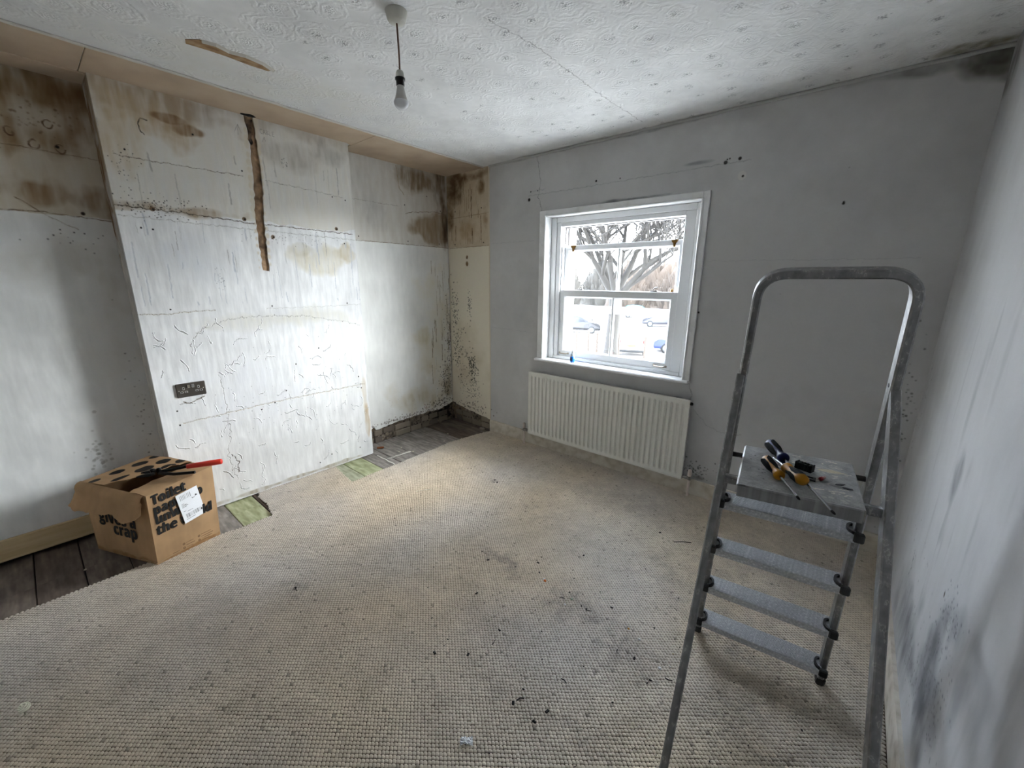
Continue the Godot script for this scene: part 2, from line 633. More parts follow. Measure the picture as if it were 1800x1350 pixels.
	for p in [[0.153, 0.617], [0.606, 0.62], [1.219, 0.621], [0.765, 0.715]]:
		c.dot(p[0], p[1], 0.012, Color(0.36, 0.27, 0.18), 0.8, -40)
		c.dot(p[0] + 0.003, p[1] + 0.002, 0.005, Color(0.07, 0.05, 0.04), 0.95, -90)
	# a round water ring, and pencil: an arrow and the word on either side of the chase
	var ring = []
	for i in 12:
		ring.append(Vector2(0.19 + 0.028 * cos(1.9 + i * 0.3), 0.20 + 0.04 * sin(1.9 + i * 0.3)))
	c.line(ring, 0.0025, Color(0.25, 0.23, 0.20), 0.7)
	var pen = Color(0.36, 0.35, 0.33)
	var x = 0.77
	for g in [[[1, 0.1, 0.3, 0, 0, 0.5, 0.3, 1, 1, 0.9]], [[0, 1, 0.5, 0, 1, 1], [0.2, 0.6, 0.8, 0.6]], [[0, 0, 0, 1, 0.9, 0.8, 0.2, 0.5, 0.9, 0.2, 0, 0]], [[0, 0, 0, 1, 0.9, 1]], [[0.9, 0, 0, 0, 0, 1, 0.9, 1], [0, 0.5, 0.7, 0.5]]]:
		for s in g:
			var q = []
			for i in range(0, s.size(), 2):
				q.append(Vector2(x + s[i] * 0.013, 0.062 + s[i + 1] * 0.026))
			c.line(q, 0.001, pen, 0.7, 0.001, -2)
		x += 0.018
	c.line([Vector2(0.775, 0.135), Vector2(0.79, 0.105), Vector2(0.795, 0.13)], 0.001, pen, 0.6, 0.001, -2)
	c.line([Vector2(0.62, 0.12), Vector2(0.645, 0.07), Vector2(0.66, 0.115)], 0.001, pen, 0.6, 0.001, -2)
	c.line([Vector2(0.645, 0.07), Vector2(0.64, 0.13)], 0.001, pen, 0.6, 0.001, -2)
	# light broken plaster along the chase
	for v in 40:
		c.blot(0.72 - 0.03 * v / 40.0 + (0.033 if v % 2 == 0 else -0.033), 0.02 + 0.92 * v / 40.0, 0.014, 0.022, Color(0.80, 0.76, 0.68), 0.7, 0.5, 0.9, 0.5)
	var m = tex_mat(c.image(), 0.85, c.relief(), 5.0)
	# the face, with the chase cut from the top
	var left = ragged([Vector2(0.685, 0.0), Vector2(0.700, 0.19), Vector2(0.693, 0.39), Vector2(0.672, 0.63), Vector2(0.672, 0.77), Vector2(0.676, 0.935)], 0.022, 0.005, 3)
	var right = ragged([Vector2(0.716, 0.940), Vector2(0.720, 0.80), Vector2(0.724, 0.64), Vector2(0.744, 0.40), Vector2(0.742, 0.19), Vector2(0.736, 0.0)], 0.022, 0.005, 4)
	var poly = PackedVector2Array([Vector2(0, 0)])
	poly.append_array(left)
	poly.append_array(right)
	poly.append_array(PackedVector2Array([Vector2(W, 0), Vector2(W, H), Vector2(0, H)]))
	var root = struct_node("wall_chimney_breast")
	var st = st_new()
	sheet(st, poly, Vector3(XC, CEIL, CH0), Vector3(0, 0, -1), Vector3(1, 0, 0), 0.028, W, H)
	part(root, "plaster_face", done(st), m)
	# side facing the near alcove, and the masonry behind
	var cs = Canvas.new(0.19, H, 300, 13, Color(0.78, 0.76, 0.73), 0.06, 0.08, 0.06, 0.02, 4.0)
	cs.blot(0.1, 0.1, 0.2, 0.5, Color(0.50, 0.41, 0.30), 0.7, 0.8, 0.8, 0.8)
	cs.blot(0.02, 0.5, 0.06, 0.35, Color(0.44, 0.32, 0.20), 0.6, 0.6, 0.9, 0.8)
	cs.blot(0.16, 0.4, 0.05, 0.5, Color(0.66, 0.58, 0.46), 0.7, 0.6, 0.8, 0.8)
	cs.streaks(0.0, 0.19, 0.6, 2.3, 24, Color(0.40, 0.38, 0.36), 0.6, 0.001, 0.004)
	cs.specks(0.1, 1.9, 0.1, 0.5, 40, 0.001, 0.004, Color(0.3, 0.27, 0.25), 0.7)
	st = st_new()
	sheet(st, rect(0, 0, 0.162, H), Vector3(XL, CEIL, CH0), Vector3(1, 0, 0), Vector3(0, 0, 1), 0.02, 0.19, H)
	part(root, "return_face", done(st), tex_mat(cs.image(), 0.9, cs.relief(), 3.0))
	var cb = Canvas.new(0.2, 1.0, 300, 17, Color(0.56, 0.46, 0.36), 0.30, 0.25, 0.05, 0.03)
	cb.blot(0.06, 0.06, 0.05, 0.05, Color(0.10, 0.08, 0.07), 0.9, 0.4, 0.8, 0.5)
	cb.blot(0.09, 0.15, 0.012, 0.02, Color(0.05, 0.04, 0.04), 0.95, 0.3, 0.5, 0.3)
	cb.blot(0.06, 0.5, 0.03, 0.2, Color(0.42, 0.33, 0.25), 0.6, 0.6, 0.9, 0.7)
	cb.blot(0.08, 0.3, 0.02, 0.2, Color(0.55, 0.47, 0.38), 0.6, 0.6, 0.9, 0.7)
	st = st_new()
	sheet(st, rect(0, 0, 0.2, 1.0), Vector3(XC - 0.013, CEIL, CH0 - 0.62), Vector3(0, 0, -1), Vector3(1, 0, 0), 0.01, 0.2, 1.0)
	part(root, "cable_chase_back", done(st), tex_mat(cb.image(), 0.95, cb.relief(), 8.0))
	st = st_new()
	box(st, Vector3(XL - 0.06, -0.05, CH1 + 0.002), Vector3(XC - 0.028, CEIL, CH0 - 0.02))
	part(root, "masonry", done(st), mat(Color(0.72, 0.70, 0.66), 0.95))
	# black sheet standing for the dark inside the broken hole at the ceiling
	st = st_new()
	var hole = ragged([Vector2(-0.03, 0), Vector2(0.035, 0.0), Vector2(0.05, 0.02), Vector2(0.01, 0.045), Vector2(-0.035, 0.025), Vector2(-0.03, 0)], 0.012, 0.006, 9)
	hole.remove_at(hole.size() - 1)
	prism(st, hole, 0.004, Transform3D(Basis(Vector3(0, 0, -1), Vector3(1, 0, 0), Vector3(0, -1, 0)), Vector3(XC + 0.001, CEIL - 0.006, CH0 - 0.70)))
	part(root, "hole_dark", done(st), mat(Color(0.06, 0.05, 0.045), 0.95))

func alcoves():
	var H = CEIL
	# far alcove
	var W = CH1 - ZF
	var c = Canvas.new(W, H, 330, 21, Color(0.90, 0.90, 0.885), 0.02, 0.03, 0.05, 0.008, 4.0)
	c.panel(-0.1, -0.1, W + 0.1, 0.672, Color(0.79, 0.77, 0.73), 0.85, 0.004, 0.3)
	c.blot(0.84, 0.10, 0.34, 0.13, Color(0.50, 0.43, 0.33), 0.7, 0.6, 0.6, 0.7)
	c.blot(1.05, 0.16, 0.12, 0.2, Color(0.38, 0.31, 0.23), 0.65, 0.7, 0.7, 0.8)
	c.blot(0.95, 0.50, 0.30, 0.15, Color(0.60, 0.53, 0.43), 0.8, 0.25, 0.35, 0.4)
	c.blot(1.09, 0.42, 0.05, 0.25, Color(0.36, 0.29, 0.22), 0.6, 0.6, 0.9, 0.8)
	c.blot(0.30, 0.30, 0.15, 0.25, Color(0.70, 0.69, 0.67), 0.5, 0.8, 0.8, 0.6)
	c.blot(0.95, 1.55, 0.30, 0.65, Color(0.82, 0.79, 0.70), 0.6, 1.0, 0.7, 0.5)
	c.blot(0.78, 1.50, 0.12, 0.10, Color(0.78, 0.745, 0.63), 0.4, 0.6, 0.7, 0.5)
	c.blot(0.72, 2.15, 0.4, 0.2, Color(0.74, 0.70, 0.60), 0.5, 0.9, 0.8, 0.6)
	c.blot(1.08, 2.15, 0.12, 0.25, Color(0.60, 0.56, 0.48), 0.6, 0.8, 0.8, 0.7)
	c.streaks(0.85, W, 0.8, 2.2, 40, Color(0.58, 0.54, 0.46), 0.4, 0.002, 0.006)
	c.specks(1.09, 1.6, 0.05, 0.5, 170, 0.0015, 0.006, MOULD, 0.65)
	c.specks(1.05, 2.05, 0.10, 0.25, 200, 0.0015, 0.007, MOULD, 0.7)
	c.specks(0.95, 2.28, 0.2, 0.06, 160, 0.0015, 0.007, Color(0.2, 0.17, 0.14), 0.75)
	c.specks(0.75, 2.28, 0.03, 0.04, 22, 0.002, 0.004, Color(0.45, 0.16, 0.12), 0.7)
	c.specks(0.5, 2.2, 0.3, 0.15, 30, 0.001, 0.003, Color(0.4, 0.38, 0.35), 0.6)
	c.specks(0.55, 2.32, 0.5, 0.02, 160, 0.002, 0.008, Color(0.35, 0.32, 0.28), 0.6)
	c.line([Vector2(0.0, 0.671), Vector2(0.5, 0.67), Vector2(W, 0.673)], 0.0018, Color(0.45, 0.39, 0.32), 0.8, 0.002)
	c.line([Vector2(0.0, 0.352), Vector2(0.55, 0.35)], 0.0014, Color(0.5, 0.47, 0.42), 0.6)
	c.line([Vector2(0.62, 0.40), Vector2(0.69, 0.385), Vector2(0.94, 0.35), Vector2(W, 0.358)], 0.0022, Color(0.42, 0.35, 0.27), 0.6)
	c.line([Vector2(0.55, 0.02), Vector2(0.57, 0.2), Vector2(0.62, 0.25)], 0.003, Color(0.58, 0.50, 0.38), 0.5)
	for p in [[0.617, 0.331], [1.036, 0.332], [0.633, 0.642], [1.007, 0.642], [0.137, 0.638], [0.874, 0.222]]:
		c.dot(p[0], p[1], 0.0045, Color(0.10, 0.07, 0.06), 0.95, -90)
	var bottom = ragged([Vector2(W, 2.300), Vector2(0.95, 2.345), Vector2(0.8, 2.335), Vector2(0.4, 2.345), Vector2(0.26, 2.362), Vector2(0.16, 2.365), Vector2(0.14, 2.33), Vector2(0.0, 2.40)], 0.03, 0.006, 21)
	var poly = PackedVector2Array([Vector2(0, 0), Vector2(W, 0)])
	poly.append_array(bottom)
	var st = st_new()
	var root = struct_node("wall_left")
	sheet(st, poly, Vector3(XL, CEIL, CH1), Vector3(0, 0, -1), Vector3(1, 0, 0), 0.025, W, H)
	part(root, "alcove_plaster", done(st), tex_mat(c.image(), 0.85, c.relief(), 2.5))
	# near alcove
	W = ZB - CH0
	c = Canvas.new(W, H, 280, 23, Color(0.87, 0.87, 0.86), 0.03, 0.05, 0.05, 0.01, 4.0)
	c.panel(-0.1, -0.1, W + 0.1, 0.672, Color(0.76, 0.72, 0.64), 0.85, 0.006, 0.3)
	c.blot(0.9, 0.08, 0.5, 0.16, Color(0.52, 0.43, 0.31), 0.7, 0.7, 0.7, 0.8)
	c.blot(1.08, 0.18, 0.10, 0.24, Color(0.46, 0.35, 0.24), 0.65, 0.7, 0.7, 0.8)
	c.blot(0.7, 0.26, 0.3, 0.16, Color(0.54, 0.45, 0.33), 0.65, 0.6, 0.9, 0.8)
	c.blot(0.86, 0.55, 0.12, 0.08, Color(0.54, 0.44, 0.32), 0.6, 0.5, 0.9, 0.8)
	c.blot(1.10, 0.58, 0.08, 0.10, Color(0.48, 0.38, 0.27), 0.6, 0.6, 0.9, 0.8)
	c.blot(0.5, 0.45, 0.3, 0.2, Color(0.60, 0.53, 0.42), 0.5, 0.8, 0.9, 0.7)
	c.blot(1.06, 1.3, 0.14, 0.9, Color(0.72, 0.70, 0.66), 0.5, 1.0, 0.7, 0.5)  # soft shadow beside the chimney breast, painted as a tall grey band
	c.blot(0.85, 0.9, 0.3, 0.15, Color(0.74, 0.73, 0.70), 0.5, 0.9, 0.9, 0.5)
	for p in [[0.915, 0.341], [1.005, 0.347], [0.982, 0.235], [0.842, 0.30]]:
		var ring = []
		for i in 10:
			ring.append(Vector2(p[0] + 0.017 * cos(i * 0.6), p[1] + 0.02 * sin(i * 0.6)))
		c.line(ring, 0.0025, Color(0.28, 0.18, 0.11), 0.7)
	c.dot(0.995, 0.338, 0.007, Color(0.08, 0.06, 0.05), 0.9)
	c.dot(1.032, 0.655, 0.008, Color(0.15, 0.10, 0.07), 0.9)
	c.specks(0.9, 0.22, 0.3, 0.12, 70, 0.002, 0.006, Color(0.36, 0.27, 0.18), 0.5)
	c.specks(0.95, 0.80, 0.12, 0.06, 16, 0.0015, 0.004, Color(0.1, 0.1, 0.1), 0.8)
	c.specks(1.08, 1.8, 0.05, 0.5, 40, 0.0015, 0.005, Color(0.3, 0.28, 0.26), 0.6)
	c.specks(0.86, 2.0, 0.06, 0.12, 40, 0.003, 0.01, Color(0.45, 0.43, 0.40), 0.4)
	c.line([Vector2(0.0, 0.668), Vector2(0.75, 0.668), Vector2(0.89, 0.663), Vector2(W, 0.684)], 0.002, Color(0.34, 0.27, 0.20), 0.7, 0.003)
	c.line([Vector2(0.0, 0.36), Vector2(0.8, 0.362), Vector2(W, 0.372)], 0.0016, Color(0.36, 0.27, 0.19), 0.6, 0.003)
	c.line([Vector2(0.8, 0.60), Vector2(0.9, 0.68), Vector2(1.0, 0.74)], 0.0016, Color(0.42, 0.34, 0.26), 0.6)
	st = st_new()
	sheet(st, rect(0, 0, W, 2.356), Vector3(XL, CEIL, ZB), Vector3(0, 0, -1), Vector3(1, 0, 0), 0.025, W, H)
	part(root, "alcove_plaster", done(st), tex_mat(c.image(), 0.85, c.relief(), 2.5))
	# bare masonry behind both
	var rub = Canvas.new(1.2, 0.22, 330, 27, Color(0.46, 0.42, 0.37), 0.45, 0.35, 0.06, 0.03)
	rub.blot(0.95, 0.1, 0.12, 0.06, Color(0.08, 0.07, 0.06), 0.9, 0.4, 0.9, 0.4)
	rub.blot(1.07, 0.1, 0.08, 0.08, Color(0.10, 0.09, 0.08), 0.8, 0.4, 0.9, 0.4)
	rub.blot(0.1, 0.12, 0.1, 0.07, Color(0.50, 0.42, 0.33), 0.7, 0.5, 0.9, 0.5)
	rub.blot(0.5, 0.1, 0.2, 0.06, Color(0.44, 0.40, 0.34), 0.7, 0.5, 0.9, 0.5)
	rub.specks(0.6, 0.12, 0.6, 0.08, 250, 0.002, 0.009, Color(0.52, 0.48, 0.41), 0.7, 20)
	rub.specks(0.6, 0.12, 0.6, 0.08, 120, 0.002, 0.009, Color(0.12, 0.10, 0.09), 0.8, -30)
	var rm = tex_mat(rub.image(), 0.97, rub.relief(), 9.0)
	st = st_new()
	sheet(st, rect(0, 0, 1.2, 0.24), Vector3(XL - 0.022, 0.22, CH1 + 0.03), Vector3(0, 0, -1), Vector3(1, 0, 0), 0.02, 1.2, 0.24)
	part(root, "bare_masonry", done(st), rm)
	st = st_new()
	sheet(st, rect(0, 0, 0.62, 0.24), Vector3(XL - 0.02, 0.22, ZF - 0.028), Vector3(1, 0, 0), Vector3(0, 0, 1), 0.02, 1.2, 0.24)
	part(root, "bare_masonry", done(st), rm)
	# courses of old brick showing below the torn plaster
	var bm = [mat(Color(0.50, 0.46, 0.41), 0.95), mat(Color(0.43, 0.39, 0.35), 0.95), mat(Color(0.57, 0.53, 0.47), 0.95)]
	var z = CH1 - 0.01
	var i = 0
	while z > ZF + 0.1:
		var L = rng.randf_range(0.09, 0.19)
		for row in 2:
			var y0 = -0.005 + row * 0.068 + rng.randf_range(-0.004, 0.004)
			var x0 = XL - 0.024
			st = st_new()
			bev(st, Vector3(x0, y0, z - L + 0.012), Vector3(x0 + rng.randf_range(0.008, 0.019), y0 + 0.055, z), 0.006)
			if not (i in [4, 9]):
				part(root, "brick", done(st), bm[rng.randi() % 3])
			i += 1
		z -= L
	var x = XL + 0.03
	while x < -2.78:
		var L = rng.randf_range(0.08, 0.16)
		for row in 2:
			var y0 = -0.005 + row * 0.066
			st = st_new()
			bev(st, Vector3(x, y0, ZF - 0.03), Vector3(x + L - 0.012, y0 + 0.054, ZF - 0.03 + rng.randf_range(0.008, 0.018)), 0.006)
			if not (row == 1 and absf(x + 2.98) < 0.08):
				part(root, "brick", done(st), bm[rng.randi() % 3])
		x += L
	st = st_new()
	box(st, Vector3(XL - 0.3, -0.1, ZF - 0.1), Vector3(XL - 0.042, CEIL + 0.1, ZB + 0.12))
	box(st, Vector3(XL - 0.06, 0.0, CH0), Vector3(XL - 0.025, CEIL, ZB))
	box(st, Vector3(XL - 0.06, 0.22, ZF), Vector3(XL - 0.025, CEIL, CH1))
	part(root, "masonry", done(st), mat(Color(0.30, 0.27, 0.24), 0.95))

func window_wall():
	var W = XR - XL
	var H = CEIL
	var c = Canvas.new(W, H, 300, 41, Color(0.75, 0.748, 0.743), 0.015, 0.05, 0.03, 0.006)
	var sc = 0.58
	# bare, stained strip beside the alcove
	c.panel(-0.1, -0.1, sc, 3.0, Color(0.87, 0.84, 0.77), 1.0, 0.001, 0.05)
	c.panel(-0.1, -0.1, sc, 0.675, Color(0.76, 0.70, 0.60), 0.9, 0.003, 0.3)
	c.blot(0.10, 0.12, 0.16, 0.2, Color(0.36, 0.28, 0.19), 0.75, 0.7, 0.8, 0.8)
	c.blot(0.30, 0.05, 0.35, 0.06, Color(0.42, 0.33, 0.24), 0.65, 0.6, 0.9, 0.8)
	c.blot(0.48, 0.15, 0.08, 0.1, Color(0.44, 0.34, 0.23), 0.6, 0.6, 0.9, 0.8)
	c.blot(0.30, 0.52, 0.25, 0.13, Color(0.66, 0.57, 0.44), 0.6, 0.4, 0.7, 0.5)
	c.blot(0.52, 0.45, 0.06, 0.22, Color(0.58, 0.48, 0.36), 0.5, 0.5, 0.9, 0.8)
	c.blot(0.04, 0.4, 0.06, 0.3, Color(0.44, 0.34, 0.24), 0.6, 0.6, 0.9, 0.8)
	c.streaks(0.0, sc - 0.02, 0.02, 0.65, 40, Color(0.36, 0.28, 0.20), 0.6, 0.001, 0.004)
	c.line([Vector2(0, 0.678), Vector2(sc, 0.672)], 0.0018, Color(0.45, 0.37, 0.28), 0.8, 0.002)
	c.line([Vector2(0, 0.40), Vector2(sc, 0.385)], 0.0018, Color(0.45, 0.36, 0.26), 0.6, 0.003)
	for p in [[0.113, 0.338], [0.471, 0.337], [0.1, 0.644], [0.495, 0.643]]:
		c.dot(p[0], p[1], 0.0055, Color(0.10, 0.08, 0.06), 0.95, -90)
	c.blot(0.268, 0.769, 0.016, 0.02, Color(0.50, 0.40, 0.29), 0.9, 0.3, 0.6, 0.3)
	c.blot(0.267, 0.828, 0.016, 0.02, Color(0.50, 0.40, 0.29), 0.9, 0.3, 0.6, 0.3)
	c.dot(0.262, 0.775, 0.005, Color(0.2, 0.15, 0.1), 0.9)
	c.blot(0.28, 1.9, 0.3, 0.5, Color(0.74, 0.69, 0.60), 0.5, 1.0, 0.8, 0.5)
	c.specks(0.07, 1.35, 0.06, 0.35, 130, 0.002, 0.008, MOULD, 0.6)
	c.specks(0.12, 1.75, 0.10, 0.3, 150, 0.002, 0.008, MOULD, 0.6)
	c.specks(0.29, 1.25, 0.03, 0.15, 60, 0.002, 0.007, MOULD, 0.6)
	c.specks(0.32, 1.88, 0.08, 0.16, 190, 0.002, 0.009, MOULD, 0.65)
	c.specks(0.30, 2.12, 0.14, 0.14, 120, 0.002, 0.007, MOULD, 0.55)
	c.specks(0.30, 2.3, 0.3, 0.05, 120, 0.002, 0.008, Color(0.3, 0.27, 0.23), 0.6)
	for p in [[0.285, 1.60], [0.285, 1.66]]:
		c.dot(p[0], p[1], 0.004, Color(0.3, 0.14, 0.1), 0.9)
	# grey paint: scuffs, filler, plugs
	var g0 = Color(0.60, 0.61, 0.62)
	c.blot(1.6, 0.5, 0.9, 0.25, Color(0.70, 0.70, 0.695), 0.5, 1.0, 0.9, 0.5)
	c.blot(2.9, 1.2, 0.6, 0.7, Color(0.70, 0.698, 0.69), 0.5, 1.0, 0.9, 0.4)
	c.blot(0.8, 1.6, 0.16, 0.5, Color(0.68, 0.68, 0.675), 0.4, 1.0, 0.9, 0.5)
	c.blot(2.37, 0.265, 0.14, 0.018, Color(0.52, 0.525, 0.53), 0.8, 0.5, 0.5, 0.4)
	c.blot(2.05, 0.425, 0.42, 0.012, Color(0.50, 0.505, 0.51), 0.7, 0.5, 0.9, 0.7)
	c.blot(1.7, 0.010, 1.0, 0.015, Color(0.52, 0.52, 0.51), 0.45, 0.5, 0.9, 0.8)
	c.blot(3.3, 0.02, 0.4, 0.035, Color(0.48, 0.48, 0.46), 0.5, 0.6, 0.9, 0.8)
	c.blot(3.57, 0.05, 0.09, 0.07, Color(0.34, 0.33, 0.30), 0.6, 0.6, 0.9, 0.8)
	c.blot(2.64, 2.36, 0.12, 0.05, Color(0.36, 0.35, 0.34), 0.7, 0.5, 0.9, 0.9)
	c.blot(3.3, 2.3, 0.3, 0.06, Color(0.50, 0.49, 0.47), 0.6, 0.6, 0.9, 0.8)
	c.blot(2.42, 1.80, 0.05, 0.025, Color(0.55, 0.555, 0.56), 0.8, 0.4, 0.6, 0.4)
	c.line([Vector2(1.03, 0.302), Vector2(1.6, 0.30), Vector2(2.68, 0.294)], 0.002, Color(0.56, 0.565, 0.57), 0.5)
	c.line([Vector2(1.05, 0.272), Vector2(1.2, 0.27)], 0.004, Color(0.76, 0.765, 0.77), 0.5)
	c.line([Vector2(1.116, 0.017), Vector2(1.15, 0.211), Vector2(1.13, 0.316), Vector2(1.174, 0.438)], 0.0014, Color(0.35, 0.35, 0.35), 0.8, 0.006)
	c.line([Vector2(2.474, 1.685), Vector2(2.507, 1.75), Vector2(2.496, 1.818)], 0.0014, Color(0.35, 0.35, 0.35), 0.8, 0.006)
	c.line([Vector2(2.53, 1.86), Vector2(2.62, 1.95), Vector2(2.70, 1.985), Vector2(2.85, 1.97)], 0.0012, Color(0.45, 0.45, 0.45), 0.6, 0.006)
	c.line([Vector2(0.6, 0.66), Vector2(1.1, 0.66)], 0.0012, Color(0.56, 0.565, 0.57), 0.5)
	c.line([Vector2(0.6, 1.43), Vector2(1.1, 1.44)], 0.0012, Color(0.56, 0.565, 0.57), 0.5)
	c.line([Vector2(2.5, 0.86), Vector2(3.5, 0.87)], 0.0012, Color(0.6, 0.605, 0.61), 0.4)
	for p in [[1.052, 0.272, 5], [1.123, 0.272, 4], [1.036, 0.332, 12], [1.661, 0.272, 7], [1.852, 0.28, 4], [2.54, 0.288, 10], [2.548, 0.272, 4], [2.561, 0.270, 4], [2.617, 0.278, 9], [3.149, 0.582, 6], [2.486, 1.189, 6], [3.149, 0.575, 4]]:
		c.dot(p[0], p[1], p[2] * 0.001, Color(0.10, 0.085, 0.075), 0.9, -60)
	c.blot(2.641, 0.374, 0.026, 0.028, Color(0.80, 0.79, 0.77), 0.95, 0.2, 0.5, 0.2)
	c.dot(2.645, 0.378, 0.006, Color(0.12, 0.10, 0.08), 0.9)
	c.specks(2.6, 2.3, 0.1, 0.06, 60, 0.002, 0.006, Color(0.15, 0.15, 0.14), 0.6)
	c.specks(3.58, 1.7, 0.03, 0.5, 50, 0.002, 0.006, Color(0.2, 0.2, 0.19), 0.5)
	c.specks(2.0, 1.0, 1.6, 0.9, 60, 0.001, 0.003, Color(0.4, 0.4, 0.4), 0.5)
	var m = tex_mat(c.image(), 0.8, c.relief(), 2.0)
	var root = struct_node("wall_far")
	var o = Vector3(XL, CEIL, ZF)
	var st = st_new()
	var bottom = ragged([Vector2(sc, 2.385), Vector2(0.4, 2.365), Vector2(0.2, 2.34), Vector2(0.0, 2.30)], 0.03, 0.006, 31)
	var poly = PackedVector2Array([Vector2(0, 0), Vector2(sc, 0)])
	poly.append_array(bottom)
	sheet(st, poly, o + Vector3(0, 0, -0.006), Vector3(1, 0, 0), Vector3(0, 0, 1), 0.03, W, H)
	part(root, "bare_plaster", done(st), m)
	var x0 = -2.075 - XL
	var x1 = -0.866 - XL
	var y0 = CEIL - 2.012
	var y1 = CEIL - 0.83
	st = st_new()
	for q in [rect(sc, 0, x0, H), rect(x1, 0, W, H), rect(x0, 0, x1, y0), rect(x0, y1, x1, H)]:
		sheet(st, q, o, Vector3(1, 0, 0), Vector3(0, 0, 1), 0.12, W, H)
	part(root, "grey_plaster", done(st), m)
	# torn paper edge where the grey paint starts
	st = st_new()
	var pts = []
	for i in 26:
		pts.append(Vector3(XL + sc - 0.004 + rng.randf_range(-0.002, 0.002), CEIL - 0.01 - i * 0.0945, ZF - 0.002))
	sweep(st, pts, rect_prof(0.014, 0.008, 0.002), Vector3(0, 0, 1), false)
	part(root, "torn_edge", done(st), mat(Color(0.80, 0.76, 0.68), 0.9))
	# caulk line at the ceiling
	st = st_new()
	pts = []
	for i in 40:
		pts.append(Vector3(XL + sc + i * (W - sc) / 39.0, CEIL - 0.006 + rng.randf_range(-0.004, 0.002), ZF + 0.003))
	tube(st, pts, 0.010, 6)
	part(root, "caulk_line", done(st), mat(Color(0.70, 0.70, 0.69), 0.85))
	# outer leaf of masonry round the opening, white outside
	st = st_new()
	var zo = ZF - 0.33
	var zi = ZF - 0.12
	box(st, Vector3(-3.7, -3.2, zo), Vector3(-1.99, 3.4, zi))
	box(st, Vector3(-0.98, -3.2, zo), Vector3(0.9, 3.4, zi))
	box(st, Vector3(-1.99, 1.965, zo), Vector3(-0.98, 3.4, zi))
	box(st, Vector3(-1.99, -3.2, zo), Vector3(-0.98, 0.80, zi))
	box(st, Vector3(-3.4, -0.1, zi), Vector3(-2.72, CEIL + 0.1, ZF - 0.036))
	part(root, "outer_masonry", done(st), mat(Color(0.86, 0.86, 0.84), 0.9))

func right_wall():
	var W = ZB - ZF
	var c = Canvas.new(W, CEIL, 300, 51, Color(0.735, 0.735, 0.735), 0.02, 0.05, 0.03, 0.006, 3.0)
	c.blot(1.1, 1.0, 0.5, 0.9, Color(0.71, 0.71, 0.71), 0.5, 1.0, 0.9, 0.4)
	c.blot(1.45, 2.0, 0.35, 0.45, Color(0.66, 0.66, 0.665), 0.6, 0.8, 0.9, 0.8)
	c.blot(1.0, 2.25, 0.4, 0.2, Color(0.55, 0.55, 0.55), 0.6, 0.8, 0.9, 0.8)
	c.blot(1.9, 1.8, 0.15, 0.4, Color(0.62, 0.62, 0.62), 0.5, 0.9, 0.9, 0.7)
	# smoky mould: soft clouds with fine dark spots in them
	for q in [[1.42, 1.90, 0.09, 0.10, 0.45], [1.53, 1.85, 0.06, 0.07, 0.4], [1.40, 2.06, 0.10, 0.12, 0.45], [1.56, 2.10, 0.10, 0.10, 0.35], [1.25, 2.22, 0.16, 0.08, 0.45], [1.12, 2.05, 0.08, 0.14, 0.35], [1.66, 1.95, 0.05, 0.16, 0.3], [1.0, 2.2, 0.14, 0.12, 0.4], [1.50, 2.28, 0.2, 0.08, 0.4], [1.10, 1.58, 0.05, 0.09, 0.35], [1.20, 1.53, 0.03, 0.07, 0.25]]:
		c.blot(q[0], q[1], q[2], q[3], Color(0.36, 0.365, 0.375), q[4], 0.9, 1.1, 0.9)
	for i in 26:
		c.blot(c.r.randf_range(0.7, 2.0), c.r.randf_range(1.1, 2.3), c.r.randf_range(0.010, 0.028), c.r.randf_range(0.08, 0.26), Color(0.61, 0.61, 0.615), 0.4, 0.9, 1.0, 0.6)
	c.specks(1.44, 1.87, 0.12, 0.09, 90, 0.0012, 0.0045, Color(0.24, 0.25, 0.27), 0.6)
	c.specks(1.40, 2.06, 0.16, 0.12, 90, 0.0012, 0.0045, Color(0.26, 0.27, 0.28), 0.5)
	c.specks(1.55, 2.08, 0.14, 0.12, 60, 0.0012, 0.0045, Color(0.28, 0.28, 0.29), 0.5)
	c.specks(1.25, 2.22, 0.2, 0.08, 80, 0.0012, 0.0045, Color(0.28, 0.27, 0.26), 0.5)
	c.specks(0.08, 1.6, 0.05, 0.35, 30, 0.002, 0.006, Color(0.3, 0.3, 0.29), 0.45)
	c.specks(0.9, 2.1, 0.3, 0.2, 30, 0.002, 0.005, Color(0.35, 0.35, 0.35), 0.45)
	c.blot(1.33, 1.87, 0.010, 0.016, Color(0.35, 0.32, 0.30), 0.9, 0.4, 0.6, 0.4)
	c.line([Vector2(0.80, 2.02), Vector2(0.83, 2.08), Vector2(0.81, 2.13)], 0.002, Color(0.3, 0.3, 0.3), 0.7, 0.01)
	c.blot(0.08, 0.12, 0.12, 0.14, Color(0.36, 0.35, 0.32), 0.6, 0.7, 0.9, 0.8)
	var st = st_new()
	sheet(st, rect(0, 0, W, CEIL + 0.03), Vector3(XR, CEIL, ZF), Vector3(0, 0, 1), Vector3(-1, 0, 0), 0.05, W, CEIL)
	box(st, Vector3(XR + 0.05, -0.1, ZF - 0.2), Vector3(XR + 0.2, CEIL + 0.1, ZB + 0.12))
	struct("wall_right", done(st), tex_mat(c.image(), 0.75, c.relief(), 3.0))

